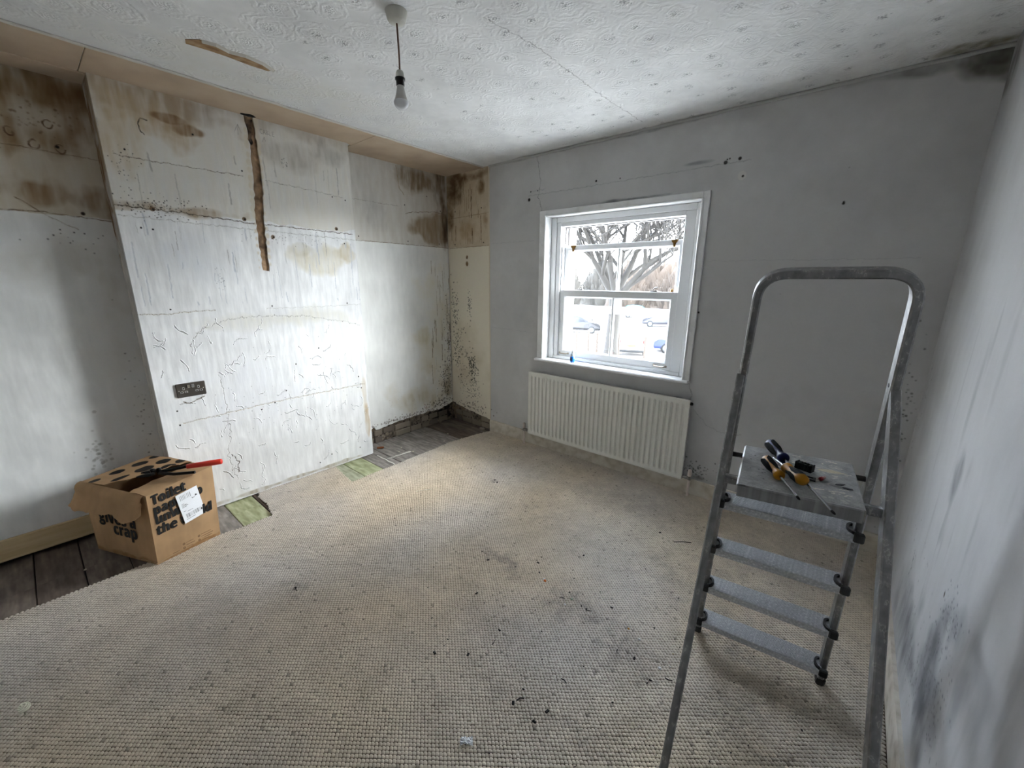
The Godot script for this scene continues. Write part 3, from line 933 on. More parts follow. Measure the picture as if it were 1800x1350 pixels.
func ceiling():
	var W = XR - XL
	var D = ZB - ZF
	var c = Canvas.new(W, D, 300, 61, Color(0.885, 0.885, 0.88), 0.02, 0.05, 0.04, 0.008)
	var r2 = RandomNumberGenerator.new()
	r2.seed = 5
	# plaster swirls: rings drawn with a comb, each laid over the last
	var k = 420.0
	var him = Image.create(int(W * k), int(D * k), false, Image.FORMAT_RGBA8)
	him.fill(Color(0.5, 0.5, 0.5, 1))
	var stamps = []
	for s in 9:
		var R = int((0.070 + 0.006 * s) * k)
		var im = Image.create(2 * R, 2 * R, false, Image.FORMAT_RGBA8)
		var nn = noise(s + 3, 0.05, 3)
		var n3 = noise(s + 90, 0.22, 2)
		for y in 2 * R:
			for x in 2 * R:
				var q = Vector2(x - R, y - R)
				var l = q.length() / R
				var an = q.angle()
				if l < 1.0:
					var wv = 0.5 + 0.26 * sin(l * R / 1.9 + nn.get_noise_2d(x, y) * 4.0 + s * 1.3) * smoothstep(0.1, 0.45, l) * clampf(0.75 + 1.0 * nn.get_noise_2d(x * 0.6 + 400.0, y * 0.6), 0.1, 1.0)
					var core = clampf(1.0 - l / 0.42, 0.0, 1.0)
					wv += core * n3.get_noise_2d(x, y) * 1.1
					wv = lerpf(wv, 0.5 + 0.4 * (l - 0.5), 0.35)
					im.set_pixel(x, y, Color(wv, wv, wv, clampf((1.0 - l) * 6.0, 0.0, 1.0)))
		stamps.append(im)
	var spots = []
	var zz = -0.1
	while zz < D + 0.1:
		var xx = -0.1
		while xx < W + 0.1:
			spots.append(Vector2(xx + r2.randf_range(-0.03, 0.03), zz + r2.randf_range(-0.03, 0.03)))
			xx += 0.15
		zz += 0.135
	for i in range(spots.size() - 1, 0, -1):
		var j = r2.randi_range(0, i)
		var t = spots[i]
		spots[i] = spots[j]
		spots[j] = t
	for p in spots:
		var s = stamps[r2.randi() % stamps.size()]
		if p.x > 1.5 or r2.randf() < 0.6:
			him.blend_rect(s, Rect2i(Vector2i.ZERO, s.get_size()), Vector2i(int(p.x * k) - s.get_width() / 2, int(p.y * k) - s.get_height() / 2))
		if p.x > 1.2 and r2.randf() < 0.75:      # grime specks and painted relief shade at the rough hearts of the swirls
			c.specks(p.x, p.y, 0.022, 0.018, r2.randi_range(8, 34), 0.0012, 0.0034, Color(0.42, 0.43, 0.43), 0.5)
	him.convert(Image.FORMAT_L8)
	c.line([Vector2(1.999, 1.544), Vector2(2.01, 1.44), Vector2(2.03, 1.32), Vector2(2.037, 1.2), Vector2(2.026, 0.892), Vector2(2.024, 0.617), Vector2(2.044, 0.119)], 0.0013, Color(0.45, 0.44, 0.43), 0.8, 0.006)
	c.blot(0.75, 2.0, 0.3, 0.9, Color(0.83, 0.82, 0.79), 0.5, 0.9, 0.9, 0.5)
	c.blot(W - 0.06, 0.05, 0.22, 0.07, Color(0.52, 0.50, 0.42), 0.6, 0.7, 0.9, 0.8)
	c.blot(2.0, 0.0, 1.6, 0.025, Color(0.66, 0.65, 0.62), 0.5, 0.6, 0.9, 0.8)
	# the torn strip: bared board
	var m = tex_mat(c.image(), 0.9)
	him.bump_map_to_normal_map(2.6)
	m.normal_enabled = true
	m.normal_texture = ImageTexture.create_from_image(him)
	var st = st_new()
	var o = Vector3(XL, CEIL, ZF)
	sheet(st, rect(0, 0, W, D), o, Vector3(1, 0, 0), Vector3(0, -1, 0), 0.02, W, D)
	var root = struct_node("ceiling")
	part(root, "swirled_plaster", done(st), m)
	st = st_new()
	box(st, Vector3(XL - 0.1, CEIL + 0.012, ZF - 0.1), Vector3(XR + 0.1, CEIL + 0.2, ZB + 0.12))
	part(root, "joists_and_lath", done(st), mat(Color(0.4, 0.36, 0.3), 0.9))
	# bare plasterboard along the chimney wall
	var bt = tri_mat(noise_tex(71, 0.012, [[0.0, Color(0.70, 0.62, 0.53)], [0.5, Color(0.75, 0.67, 0.575)], [1.0, Color(0.78, 0.71, 0.62)]], 256, 3), Vector3(0.9, 0.9, 0.9), 0.9)
	var xe = -2.79
	var tilt = 0.006
	for q in [[XL, xe, ZF, -1.832], [XC - 0.02, xe, -1.828, -0.395], [XC - 0.02, xe, -0.391, ZB], [XL, XC - 0.024, CH0, ZB]]:
		st = st_new()
		bev(st, Vector3(q[0], CEIL - 0.009 - (0.004 if q[0] == XL and q[3] > 0 else 0.0), q[2]), Vector3(q[1], CEIL + 0.003, q[3]), 0.0015)
		part(root, "plasterboard_panel", done(st), bt)
	st = st_new()
	var pts = []
	var n = 60
	for i in n + 1:
		pts.append(Vector3(xe + rng.randf_range(-0.002, 0.003), CEIL - 0.005 + rng.randf_range(-0.0015, 0.0015), ZF + (ZB - ZF) * i / float(n)))
	sweep(st, pts, rect_prof(0.012, 0.011, 0.003), Vector3.UP, false)
	part(root, "filler_edge", done(st), mat(Color(0.80, 0.78, 0.74), 0.9))
	# torn strip with its curled paper
	st = st_new()
	var tear = PackedVector2Array()
	for p in [[0.868, 2.236], [0.905, 2.246], [0.952, 2.205], [0.965, 2.150], [0.945, 2.095], [0.962, 2.035], [0.950, 1.957], [0.915, 1.895], [0.884, 1.912], [0.878, 1.991], [0.884, 2.088], [0.880, 2.153]]:
		tear.append(Vector2(p[0] + XL, p[1] + ZF))
	prism(st, tear, 0.0015, Transform3D(Basis(Vector3(1, 0, 0), Vector3(0, 0, 1), Vector3(0, -1, 0)), Vector3(0, CEIL, 0)))
	part(root, "bared_board", done(st), tri_mat(noise_tex(73, 0.02, [[0.0, Color(0.46, 0.34, 0.22)], [0.5, Color(0.62, 0.50, 0.36)], [1.0, Color(0.70, 0.62, 0.50)]]), Vector3(2.5, 2.5, 2.5), 0.95))
	st = st_new()
	pts = []
	for p in [[0.955, 2.20], [0.968, 2.15], [0.949, 2.095], [0.966, 2.035], [0.953, 1.957], [0.918, 1.896]]:
		pts.append(Vector3(p[0] + XL, CEIL - 0.004, p[1] + ZF))
	sweep(st, pts, [Vector2(-0.006, 0.003), Vector2(0.004, 0.004), Vector2(0.008, -0.006), Vector2(0.002, 0.0)], Vector3.UP, false)
	part(root, "curled_paper", done(st), mat(Color(0.76, 0.74, 0.70), 0.9))

# ------------------------------------------------------------------ sash window

func sash(root, called, x0, x1, y0, y1, z0, z1, top, bot, side, upvc, glass):
	var s = Node3D.new()
	s.name = called
	root.add_child(s, true)
	var r = 0.004
	part(s, "stile", bev_box(Vector3(x0, y0, z0), Vector3(x0 + side, y1, z1), r), upvc)
	part(s, "stile", bev_box(Vector3(x1 - side, y0, z0), Vector3(x1, y1, z1), r), upvc)
	part(s, "top_rail", bev_box(Vector3(x0 + side * 0.5, y1 - top, z0 + 0.0007), Vector3(x1 - side * 0.5, y1 - 0.0005, z1 - 0.0007), r), upvc)
	part(s, "bottom_rail", bev_box(Vector3(x0 + side * 0.5, y0 + 0.0005, z0 + 0.0007), Vector3(x1 - side * 0.5, y0 + bot, z1 - 0.0007), r), upvc)
	var xm = (x0 + x1) * 0.5
	part(s, "glazing_bar", bev_box(Vector3(xm - 0.011, y0 + bot - 0.004, z0 + 0.006), Vector3(xm + 0.011, y1 - top + 0.004, z1 - 0.004), 0.006), upvc)
	# sloped glazing bead round the inside
	var st = st_new()
	var a = Vector3(x0 + side, y0 + bot, 0)
	var b = Vector3(x1 - side, y1 - top, 0)
	var zb = z1 - 0.004
	var w = 0.010
	for q in [[Vector3(a.x, a.y, 0), Vector3(b.x, a.y, 0), Vector3(0, 1, 0)], [Vector3(a.x, b.y, 0), Vector3(b.x, b.y, 0), Vector3(0, -1, 0)], [Vector3(a.x, a.y, 0), Vector3(a.x, b.y, 0), Vector3(1, 0, 0)], [Vector3(b.x, a.y, 0), Vector3(b.x, b.y, 0), Vector3(-1, 0, 0)]]:
		var p0 = q[0] + Vector3(0, 0, zb)
		var p1 = q[1] + Vector3(0, 0, zb)
		var inn = q[2] * w - Vector3(0, 0, 0.012)
		face(st, [p0, p1, p1 + inn, p0 + inn], q[2] + Vector3(0, 0, 1))
	part(s, "glazing_bead", done(st), upvc)
	var zg = (z0 + z1) * 0.5
	for p in [[x0 + side - 0.004, xm - 0.004], [xm + 0.004, x1 - side + 0.004]]:
		part(s, "pane", bev_box(Vector3(p[0], y0 + bot - 0.004, zg - 0.002), Vector3(p[1], y1 - top + 0.004, zg + 0.002)), glass)
	return s

func build_window():
	var root = struct_node("window_1")
	var upvc = mat(Color(0.90, 0.905, 0.91), 0.35)
	var gloss = tri_mat(noise_tex(81, 0.03, [[0.0, Color(0.82, 0.82, 0.81)], [0.4, Color(0.88, 0.88, 0.875)], [1.0, Color(0.90, 0.90, 0.90)]]), Vector3(1.1, 1.1, 1.1), 0.45)
	var brass = mat(Color(0.55, 0.42, 0.22), 0.35, 0.9)
	var steel = mat(Color(0.42, 0.40, 0.38), 0.35, 0.9)
	var glass = StandardMaterial3D.new()
	glass.transparency = BaseMaterial3D.TRANSPARENCY_ALPHA
	glass.albedo_color = Color(0.45, 0.50, 0.52, 0.012)
	glass.roughness = 0.02
	var X0 = -2.075
	var X1 = -0.866
	var Y0 = 0.838
	var Y1 = 2.012
	# architrave: flat board with a raised inner bead
	var za = ZF
	part(root, "architrave", bev_box(Vector3(X0 - 0.062, Y0, za), Vector3(X0 - 0.004, Y1 + 0.046, za + 0.018), 0.003), gloss)
	part(root, "architrave", bev_box(Vector3(X1 + 0.004, Y0 - 0.002, za), Vector3(X1 + 0.045, Y1 + 0.046, za + 0.018), 0.003), gloss)
	part(root, "architrave", bev_box(Vector3(X0 - 0.0045, Y1 + 0.004, za), Vector3(X1 + 0.0045, Y1 + 0.0455, za + 0.0175), 0.003), gloss)
	part(root, "architrave_bead", bev_box(Vector3(X0 - 0.010, Y0, za - 0.01), Vector3(X0 + 0.004, Y1 + 0.008, za + 0.026), 0.005), gloss)
	part(root, "architrave_bead", bev_box(Vector3(X1 - 0.004, Y0, za - 0.01), Vector3(X1 + 0.012, Y1 + 0.008, za + 0.026), 0.005), gloss)
	part(root, "architrave_bead", bev_box(Vector3(X0 + 0.003, Y1 - 0.004, za - 0.01), Vector3(X1 - 0.003, Y1 + 0.010, za + 0.0255), 0.005), gloss)
	# reveal linings
	part(root, "reveal_lining", bev_box(Vector3(X0 - 0.006, Y0, -3.07), Vector3(X0 + 0.002, Y1, za - 0.009)), gloss)
	part(root, "reveal_lining", bev_box(Vector3(X1 - 0.002, Y0, -3.07), Vector3(X1 + 0.006, Y1, za - 0.009)), gloss)
	part(root, "reveal_lining", bev_box(Vector3(X0, Y1 - 0.002, -3.07), Vector3(X1, Y1 + 0.006, za - 0.009)), gloss)
	# sill board with a rounded nose
	part(root, "sill_board", bev_box(Vector3(X0 - 0.078, Y0 - 0.024, -3.08), Vector3(X1 + 0.048, Y0, za + 0.045), 0.008), gloss)
	# frame
	var zf = -2.978
	part(root, "jamb", bev_box(Vector3(X0 + 0.002, Y0, -3.12), Vector3(X0 + 0.052, Y1 - 0.002, zf), 0.004), upvc)
	part(root, "jamb", bev_box(Vector3(X1 - 0.052, Y0, -3.12), Vector3(X1 - 0.002, Y1 - 0.002, zf), 0.004), upvc)
	part(root, "head", bev_box(Vector3(X0 + 0.0525, Y1 - 0.045, -3.12), Vector3(X1 - 0.0525, Y1 - 0.0025, zf - 0.001), 0.004), upvc)
	part(root, "frame_sill", bev_box(Vector3(X0 + 0.0525, Y0, -3.14), Vector3(X1 - 0.0525, Y0 + 0.026, zf - 0.001), 0.004), upvc)
	part(root, "inner_jamb", bev_box(Vector3(X0 + 0.0525, Y0 + 0.026, -3.12), Vector3(-1.984, Y1 - 0.045, zf - 0.009), 0.003), upvc)
	part(root, "inner_jamb", bev_box(Vector3(-0.990, Y0 + 0.026, -3.12), Vector3(X1 - 0.0525, Y1 - 0.045, zf - 0.009), 0.003), upvc)
	part(root, "inner_head", bev_box(Vector3(-1.9845, Y1 - 0.076, -3.12), Vector3(-0.9895, Y1 - 0.045, zf - 0.010), 0.003), upvc)
	# dark weather strips and the tracks in the jambs
	var st = st_new()
	box(st, Vector3(-1.984, 1.932, -3.075), Vector3(-0.99, 1.9365, -3.052))
	box(st, Vector3(-1.984, 1.44, -3.118), Vector3(-1.981, 1.935, -3.098))
	box(st, Vector3(-1.984, 1.80, -3.068), Vector3(-1.981, 1.935, -3.055))
	part(root, "weather_strip", done(st), mat(Color(0.12, 0.10, 0.09), 0.9))
	st = st_new()
	box(st, Vector3(-1.985, 1.43, -3.036), Vector3(-1.974, 1.78, -3.030))
	box(st, Vector3(-1.985, 1.43, -3.012), Vector3(-1.972, 1.78, -3.004))
	part(root, "balance_track", done(st), upvc)
	var lower = sash(root, "lower_sash", -1.983, -0.991, 0.866, 1.431, -3.040, -3.000, 0.054, 0.052, 0.048, upvc, glass)
	var upper = sash(root, "upper_sash", -1.982, -0.992, 1.250, 1.792, -3.092, -3.050, 0.042, 0.046, 0.040, upvc, glass)
	# fittings
	for x in [-1.80, -1.175]:
		st = st_new()
		bev(st, Vector3(x - 0.028, 1.431, -3.034), Vector3(x + 0.028, 1.440, -3.010), 0.003)
		tube(st, [Vector3(x - 0.005, 1.445, -3.022), Vector3(x + 0.005, 1.458, -3.018), Vector3(x + 0.034, 1.462, -3.006)], 0.005, 8)
		part(lower, "sash_fastener", done(st), steel)
	part(lower, "sash_stop", bev_box(Vector3(-1.05, 1.431, -3.03), Vector3(-1.035, 1.452, -3.012), 0.003), brass)
	for x in [-1.92, -1.07]:
		st = st_new()
		bev(st, Vector3(x - 0.052, 0.884, -3.0), Vector3(x - 0.036, 0.900, -2.994), 0.003)
		bev(st, Vector3(x + 0.036, 0.884, -3.0), Vector3(x + 0.052, 0.900, -2.994), 0.003)
		tube(st, [Vector3(x - 0.044, 0.892, -2.995), Vector3(x - 0.03, 0.890, -2.975), Vector3(x + 0.03, 0.890, -2.975), Vector3(x + 0.044, 0.892, -2.995)], 0.005, 8)
		part(lower, "lift_handle", done(st), mat(Color(0.62, 0.58, 0.52), 0.3, 0.9))
	for x in [-1.895, -1.065]:
		st = st_new()
		prism(st, PackedVector2Array([Vector2(-0.024, 0.0), Vector2(0.024, 0.0), Vector2(0.016, -0.018), Vector2(0.010, -0.020), Vector2(0.006, -0.048), Vector2(-0.006, -0.048), Vector2(-0.010, -0.020), Vector2(-0.016, -0.018)]), 0.010, Transform3D(Basis.IDENTITY, Vector3(x, 1.790, -3.050)))
		part(upper, "tilt_latch", done(st), brass)
	# pump bottle of sealant cleaner on the sill
	var b = thing("pump_bottle", "small clear bottle of bright blue liquid standing on window sill", "bottle", "", Vector3(-1.778, Y0, -2.915))
	st = st_new()
	lathe(st, [Vector2(0, 0), Vector2(0.017, 0.0), Vector2(0.019, 0.004), Vector2(0.019, 0.052), Vector2(0.0, 0.052)], Transform3D.IDENTITY, 18)
	part(b, "liquid", done(st), mat(Color(0.05, 0.42, 0.80), 0.2))
	st = st_new()
	lathe(st, [Vector2(0.0192, 0.052), Vector2(0.0192, 0.066), Vector2(0.015, 0.075), Vector2(0.009, 0.078), Vector2(0.009, 0.084), Vector2(0.0, 0.084)], Transform3D.IDENTITY, 18)
	part(b, "shoulder", done(st), mat(Color(0.80, 0.86, 0.90), 0.25))
	st = st_new()
	lathe(st, [Vector2(0.011, 0.080), Vector2(0.011, 0.096), Vector2(0.006, 0.100), Vector2(0.004, 0.116), Vector2(0.0, 0.116)], Transform3D.IDENTITY, 16)
	part(b, "cap", done(st), mat(Color(0.85, 0.86, 0.87), 0.4))
	st = st_new()
	bev(st, Vector3(-0.012, 0.014, 0.0186), Vector3(0.012, 0.044, 0.0198), 0.0004)
	part(b, "sticker", done(st), mat(Color(0.08, 0.22, 0.38), 0.5))

# ------------------------------------------------------------------ floor

func grain_tex(sd, dark, light):
	var n = noise(sd, 0.02, 4)
	var n2 = noise(sd + 9, 0.05, 3)
	var im = Image.create(256, 256, false, Image.FORMAT_RGB8)
	for y in 256:
		for x in 256:
			var v = 0.5 + 0.55 * n.get_noise_2d(x * 0.35, y * 3.5) + 0.5 * n2.get_noise_2d(x * 0.3 + 500, y * 0.9)
			im.set_pixel(x, y, dark.lerp(light, clampf(v, 0.0, 1.0)))
	return ImageTexture.create_from_image(im)

func build_floor():
	var root = struct_node("floor")
	var st = st_new()
	box(st, Vector3(XL - 0.1, -0.16, ZF - 0.1), Vector3(XR + 0.1, -0.032, ZB + 0.12))
	part(root, "subfloor", done(st), mat(Color(0.05, 0.045, 0.04), 1.0))
	var wood = []
	for w in [[Color(0.32, 0.28, 0.25), Color(0.50, 0.45, 0.41)], [Color(0.28, 0.24, 0.21), Color(0.45, 0.39, 0.35)], [Color(0.42, 0.40, 0.38), Color(0.64, 0.61, 0.58)], [Color(0.50, 0.52, 0.37), Color(0.74, 0.75, 0.61)], [Color(0.52, 0.53, 0.43), Color(0.72, 0.72, 0.62)]]:
		var m = tri_mat(grain_tex(91 + wood.size(), w[0], w[1]), Vector3(1.7, 1.7, 1.7), 0.75)
		wood.append(m)
	var pitch = 0.172
	var k = 0
	var zt = 0.725
	while zt > ZF - 0.02:
		var z1 = zt - 0.0025
		var z0 = zt - pitch + 0.0025
		var kind = [0, 1, 0, 1][k % 4]
		var parts2 = [[-3.34, -1.9, kind]]
		if zt < -0.6 and zt > -0.7:
			parts2 = [[-3.34, -1.9, 3]]
		elif zt < -0.42 and zt > -0.6:
			parts2 = [[-3.34, -1.9, 2]]
		elif zt < -1.3 and zt > -1.4:
			parts2 = [[-3.34, -1.9, 4]]
		elif zt < -1.45 and zt > -1.6:
			parts2 = [[-3.34, -1.9, 3]]
		elif zt < -1.6 and zt > -2.45:
			parts2 = [[-3.34, -1.9, 2]]
		for p in parts2:
			st = st_new()
			bev(st, Vector3(p[0], -0.032, z0), Vector3(p[1], -0.006 - 0.0015 * (k % 3), z1), 0.002)
			part(root, "floorboard", done(st), wood[p[2]])
		st = st_new()
		box(st, Vector3(-1.9, -0.032, z0), Vector3(XR + 0.02, -0.008, z1))
		part(root, "floorboard", done(st), wood[kind])
		zt -= pitch
		k += 1

func carpet_outline():
	return PackedVector2Array([Vector2(XR - 0.019, ZB), Vector2(-2.732, ZB), Vector2(-2.735, 0.035), Vector2(-2.725, -0.81), Vector2(-2.905, -0.845), Vector2(-3.035, -0.838), Vector2(-3.10, -0.86), Vector2(-3.105, -1.06), Vector2(-3.105, -1.30), Vector2(-3.105, -1.435), Vector2(-2.751, -1.385), Vector2(-2.765, -1.70), Vector2(-2.77, -2.18), Vector2(-2.79, -2.40), Vector2(-2.74, -2.72), Vector2(-2.70, ZF + 0.018), Vector2(XR - 0.019, ZF + 0.018)])

func build_carpet():
	var root = thing("carpet", "worn beige looped-pile carpet with cut edge covering most of floor", "carpet")
	var poly = carpet_outline()
	var st = st_new()
	prism(st, poly, 0.0075, Transform3D(Basis(Vector3(1, 0, 0), Vector3(0, 0, 1), Vector3(0, -1, 0)), Vector3(0, 0.001, 0)))
	part(root, "backing", done(st), mat(Color(0.36, 0.31, 0.25), 0.98))
	# rows of flattened loops, staggered; each loop takes its own share of dirt
	st = st_new()
	st.set_smooth_group(1)
	var rings = [[1.0, 0.0], [0.93, 0.55], [0.66, 0.93]]
	var n = 12
	for i in rings.size():
		for q in n:
			var p4 = []
			for e in [[i, q], [i, q + 1], [i + 1, q + 1], [i + 1, q]]:
				if e[0] >= rings.size():
					p4.append(Vector3(0, 1, 0))
					continue
				var an = TAU * e[1] / n
				var se = pow(pow(absf(cos(an)), 3.0) + pow(absf(sin(an)), 3.0), -1.0 / 3.0) * rings[e[0]][0]
				p4.append(Vector3(cos(an) * se, rings[e[0]][1], sin(an) * se))
			if i == rings.size() - 1:
				p4.remove_at(3)
			face(st, p4, Vector3(cos(TAU * q / n), 1, sin(TAU * q / n)))
	var loop = done(st).commit()
	var m = StandardMaterial3D.new()
	m.vertex_color_use_as_albedo = true
	m.roughness = 0.95
	m.metallic_specular = 0.2
	loop.surface_set_material(0, m)
	var big = noise(101, 1.1, 4)
	var mid = noise(102, 6.0, 3)
	var warm = noise(103, 0.8, 2)
	var stains = [[-1.30, -1.46, 0.16, 0.06, 0.55], [-1.20, -1.44, 0.12, 0.07, 0.45], [-1.36, -1.42, 0.05, 0.03, 0.6], [-0.80, -1.43, 0.20, 0.12, 0.45], [-0.70, -1.42, 0.08, 0.05, 0.5], [-0.50, -1.36, 0.18, 0.12, 0.45], [-1.93, -0.63, 0.10, 0.06, 0.5], [-1.94, -2.11, 0.05, 0.03, 0.5], [-0.14, -1.74, 0.22, 0.14, 0.45], [0.0, -1.4, 0.3, 0.3, 0.35], [-0.45, -0.95, 0.12, 0.08, 0.3], [-1.2, -1.9, 0.3, 0.15, 0.18], [-0.75, -0.9, 0.25, 0.06, 0.25], [-1.1, -1.1, 0.3, 0.12, 0.16], [-0.3, -2.0, 0.5, 0.3, 0.3], [-0.9, -2.5, 0.9, 0.2, 0.2], [-1.5, -2.0, 0.08, 0.05, 0.3]]
	var buf = PackedFloat32Array()
	var px = 0.0196
	var pz = 0.0079
	var row = 0
	var z = ZF + 0.02
	var count = 0
	var r2 = RandomNumberGenerator.new()
	r2.seed = 12
	while z < ZB:
		var x = -3.10 + (px * 0.5 if row % 2 == 1 else 0.0)
		while x < XR - 0.024:
			if Geometry2D.is_point_in_polygon(Vector2(x, z), poly) and z < 0.62 and not (x > -0.9 and z > -0.2):
				var v = 1.0 + 0.10 * big.get_noise_2d(x, z) + 0.14 * mid.get_noise_2d(x, z) + r2.randf_range(-0.07, 0.07)
				var wv = warm.get_noise_2d(x, z)
				var s = 0.0
				for q in stains:
					var e = 1.0 - Vector2((x - q[0]) / q[2], (z - q[1]) / q[3]).length() + 1.1 * mid.get_noise_2d(x * 1.7, z * 1.7)
					if e > 0.0:
						s = maxf(s, minf(1.0, e * 1.3) * q[4] * r2.randf_range(0.35, 1.1))
				var c = Color(0.57, 0.50, 0.41) * v
				c.r *= 1.0 + 0.07 * wv
				c.b *= 1.0 - 0.14 * wv
				c = c.lerp(Color(0.17, 0.15, 0.145), s)
				if r2.randf() < 0.008:
					c = c * 0.6
				# the two directions of the weave
				var ja = r2.randf_range(-0.10, 0.10)
				var sx = 0.00690 * r2.randf_range(0.92, 1.05)
				var sz = 0.00665 * r2.randf_range(0.92, 1.05)
				var sy = 0.0037 * r2.randf_range(0.8, 1.15)
				var ca = cos(-0.68 + ja)
				var sa = sin(-0.68 + ja)
				var cb = cos(0.675 + ja)
				var sb = sin(0.675 + ja)
				buf.append_array(PackedFloat32Array([ca * sx, 0, cb * sz, x + r2.randf_range(-0.0009, 0.0009), 0, sy, 0, 0.0008, sa * sx, 0, sb * sz, z + r2.randf_range(-0.0007, 0.0007), c.r, c.g, c.b, 1.0]))
				count += 1
			x += px
		z += pz
		row += 1
	var mm = MultiMesh.new()
	mm.transform_format = MultiMesh.TRANSFORM_3D
	mm.use_colors = true
	mm.mesh = loop
	mm.instance_count = count
	mm.buffer = buf
	var o = MultiMeshInstance3D.new()
	o.name = "loop_pile"
	o.multimesh = mm
	o.set_meta("kind", "stuff")
	root.add_child(o)

# ------------------------------------------------------------------ radiator

func build_radiator():
	var x0 = -2.178
	var x1 = -0.779
	var y0 = 0.123
	var y1 = 0.714
	var zf = -2.832
	var root = thing("radiator", "white ribbed single-panel radiator mounted below the sash window", "radiator", "", Vector3((x0 + x1) * 0.5, 0.0, ZF))
	root.position = Vector3.ZERO
	var white = tri_mat(noise_tex(111, 0.02, [[0.0, Color(0.85, 0.845, 0.81)], [1.0, Color(0.89, 0.885, 0.855)]]), Vector3(1, 1, 1), 0.4)
	var st = st_new()
	st.set_smooth_group(1)
	var ribs = 35
	var per = 10
	var ys = [[y0, 0.0], [y0 + 0.030, 0.0], [y0 + 0.036, 0.25], [y0 + 0.046, 0.85], [y0 + 0.055, 1.0], [y1 - 0.055, 1.0], [y1 - 0.046, 0.85], [y1 - 0.036, 0.25], [y1 - 0.030, 0.0], [y1, 0.0]]
	var cols = ribs * per
	var pts = []
	for j in ys.size():
		var rowp = []
		for i in cols + 1:
			var t = fmod(i / float(per), 1.0)
			var g = clampf((cos(TAU * t) - 0.1) * 1.5, 0.0, 1.0)
			var ends = 1.0 if i > per / 2 and i < cols - per / 2 else 0.0
			rowp.append(Vector3(x0 + (x1 - x0) * i / cols, ys[j][0], zf - 0.014 * g * ys[j][1] * ends))
		pts.append(rowp)
	for j in ys.size() - 1:
		for i in cols:
			face(st, [pts[j][i], pts[j][i + 1], pts[j + 1][i + 1], pts[j + 1][i]], Vector3(0, 0, 1))
	st.set_smooth_group(-1)
	part(root, "front_panel", done(st), white)
	st = st_new()
	bev(st, Vector3(x0, y0, zf - 0.024), Vector3(x1, y0 + 0.012, zf + 0.0008), 0.003)
	bev(st, Vector3(x0, y1 - 0.012, zf - 0.024), Vector3(x1, y1, zf + 0.0008), 0.003)
	bev(st, Vector3(x0 - 0.001, y0, zf - 0.024), Vector3(x0 + 0.012, y1, zf + 0.0008), 0.003)
	bev(st, Vector3(x1 - 0.012, y0, zf - 0.024), Vector3(x1 + 0.001, y1, zf + 0.0008), 0.003)
	part(root, "rim", done(st), white)
	st = st_new()
	box(st, Vector3(x0 + 0.004, y0 + 0.004, zf - 0.030), Vector3(x1 - 0.004, y1 - 0.004, zf - 0.018))
	part(root, "back_panel", done(st), white)
	for x in [x0 + 0.18, x1 - 0.18]:
		part(root, "bracket", bev_box(Vector3(x - 0.015, y0 + 0.06, ZF), Vector3(x + 0.015, y1 - 0.06, zf - 0.024), 0.002), white)
	st = st_new()
	lathe(st, [Vector2(0, 0), Vector2(0.011, 0.0), Vector2(0.011, 0.014), Vector2(0.007, 0.018), Vector2(0.0, 0.018)], along(Vector3(x1, y1 - 0.024, zf - 0.012), Vector3(x1 + 0.1, y1 - 0.024, zf - 0.012)), 12)
	part(root, "bleed_plug", done(st), mat(Color(0.10, 0.10, 0.10), 0.5, 0.3))
	var chrome = mat(Color(0.55, 0.54, 0.52), 0.3, 0.9)
	var cap = mat(Color(0.82, 0.77, 0.74), 0.5)
	for q in [[x0 - 0.052, -1.0], [x1 + 0.050, 1.0]]:
		var x = q[0]
		var zc = zf - 0.014
		var v = Node3D.new()
		v.name = "valve"
		root.add_child(v, true)
		st = st_new()
		lathe(st, [Vector2(0.0, 0.145), Vector2(0.013, 0.145), Vector2(0.014, 0.155), Vector2(0.010, 0.168), Vector2(0.013, 0.172), Vector2(0.0, 0.174)], Transform3D(Basis.IDENTITY, Vector3(x, -0.012, zc)), 14)
		tube(st, [Vector3(x, 0.146, zc), Vector3(x - q[1] * 0.05, 0.146, zc)], 0.010, 10)
		lathe(st, [Vector2(0.0, 0.0), Vector2(0.015, 0.0), Vector2(0.015, 0.012), Vector2(0.0, 0.012)], along(Vector3(x - q[1] * 0.018, 0.146, zc), Vector3(x - q[1] * 0.1, 0.146, zc)), 6, true)
		part(v, "body", done(st), chrome)
		st = st_new()
		lathe(st, [Vector2(0.0, 0.162), Vector2(0.0125, 0.162), Vector2(0.0135, 0.175), Vector2(0.0125, 0.205), Vector2(0.008, 0.211), Vector2(0.0, 0.212)], Transform3D(Basis.IDENTITY, Vector3(x, 0.0, zc)), 14)
		part(v, "cap", done(st), cap)
		st = st_new()
		tube(st, [Vector3(x, 0.0065, zc), Vector3(x, 0.07, zc), Vector3(x, 0.14, zc)], 0.0085, 10)
		part(v, "pipe", done(st), cap)

# ------------------------------------------------------------------ stepladder

const PL := Vector3(-0.227, 1.25, -1.327)
const PR := Vector3(0.101, 1.25, -1.386)
const SL := Vector3(-0.316, 0.012, -1.673)
const SR := Vector3(0.116, 0.012, -1.721)
const NL := Vector3(-0.202, 0.014, -0.842)
const NR := Vector3(0.2355, 0.014, -0.886)
const PLAT := 0.975

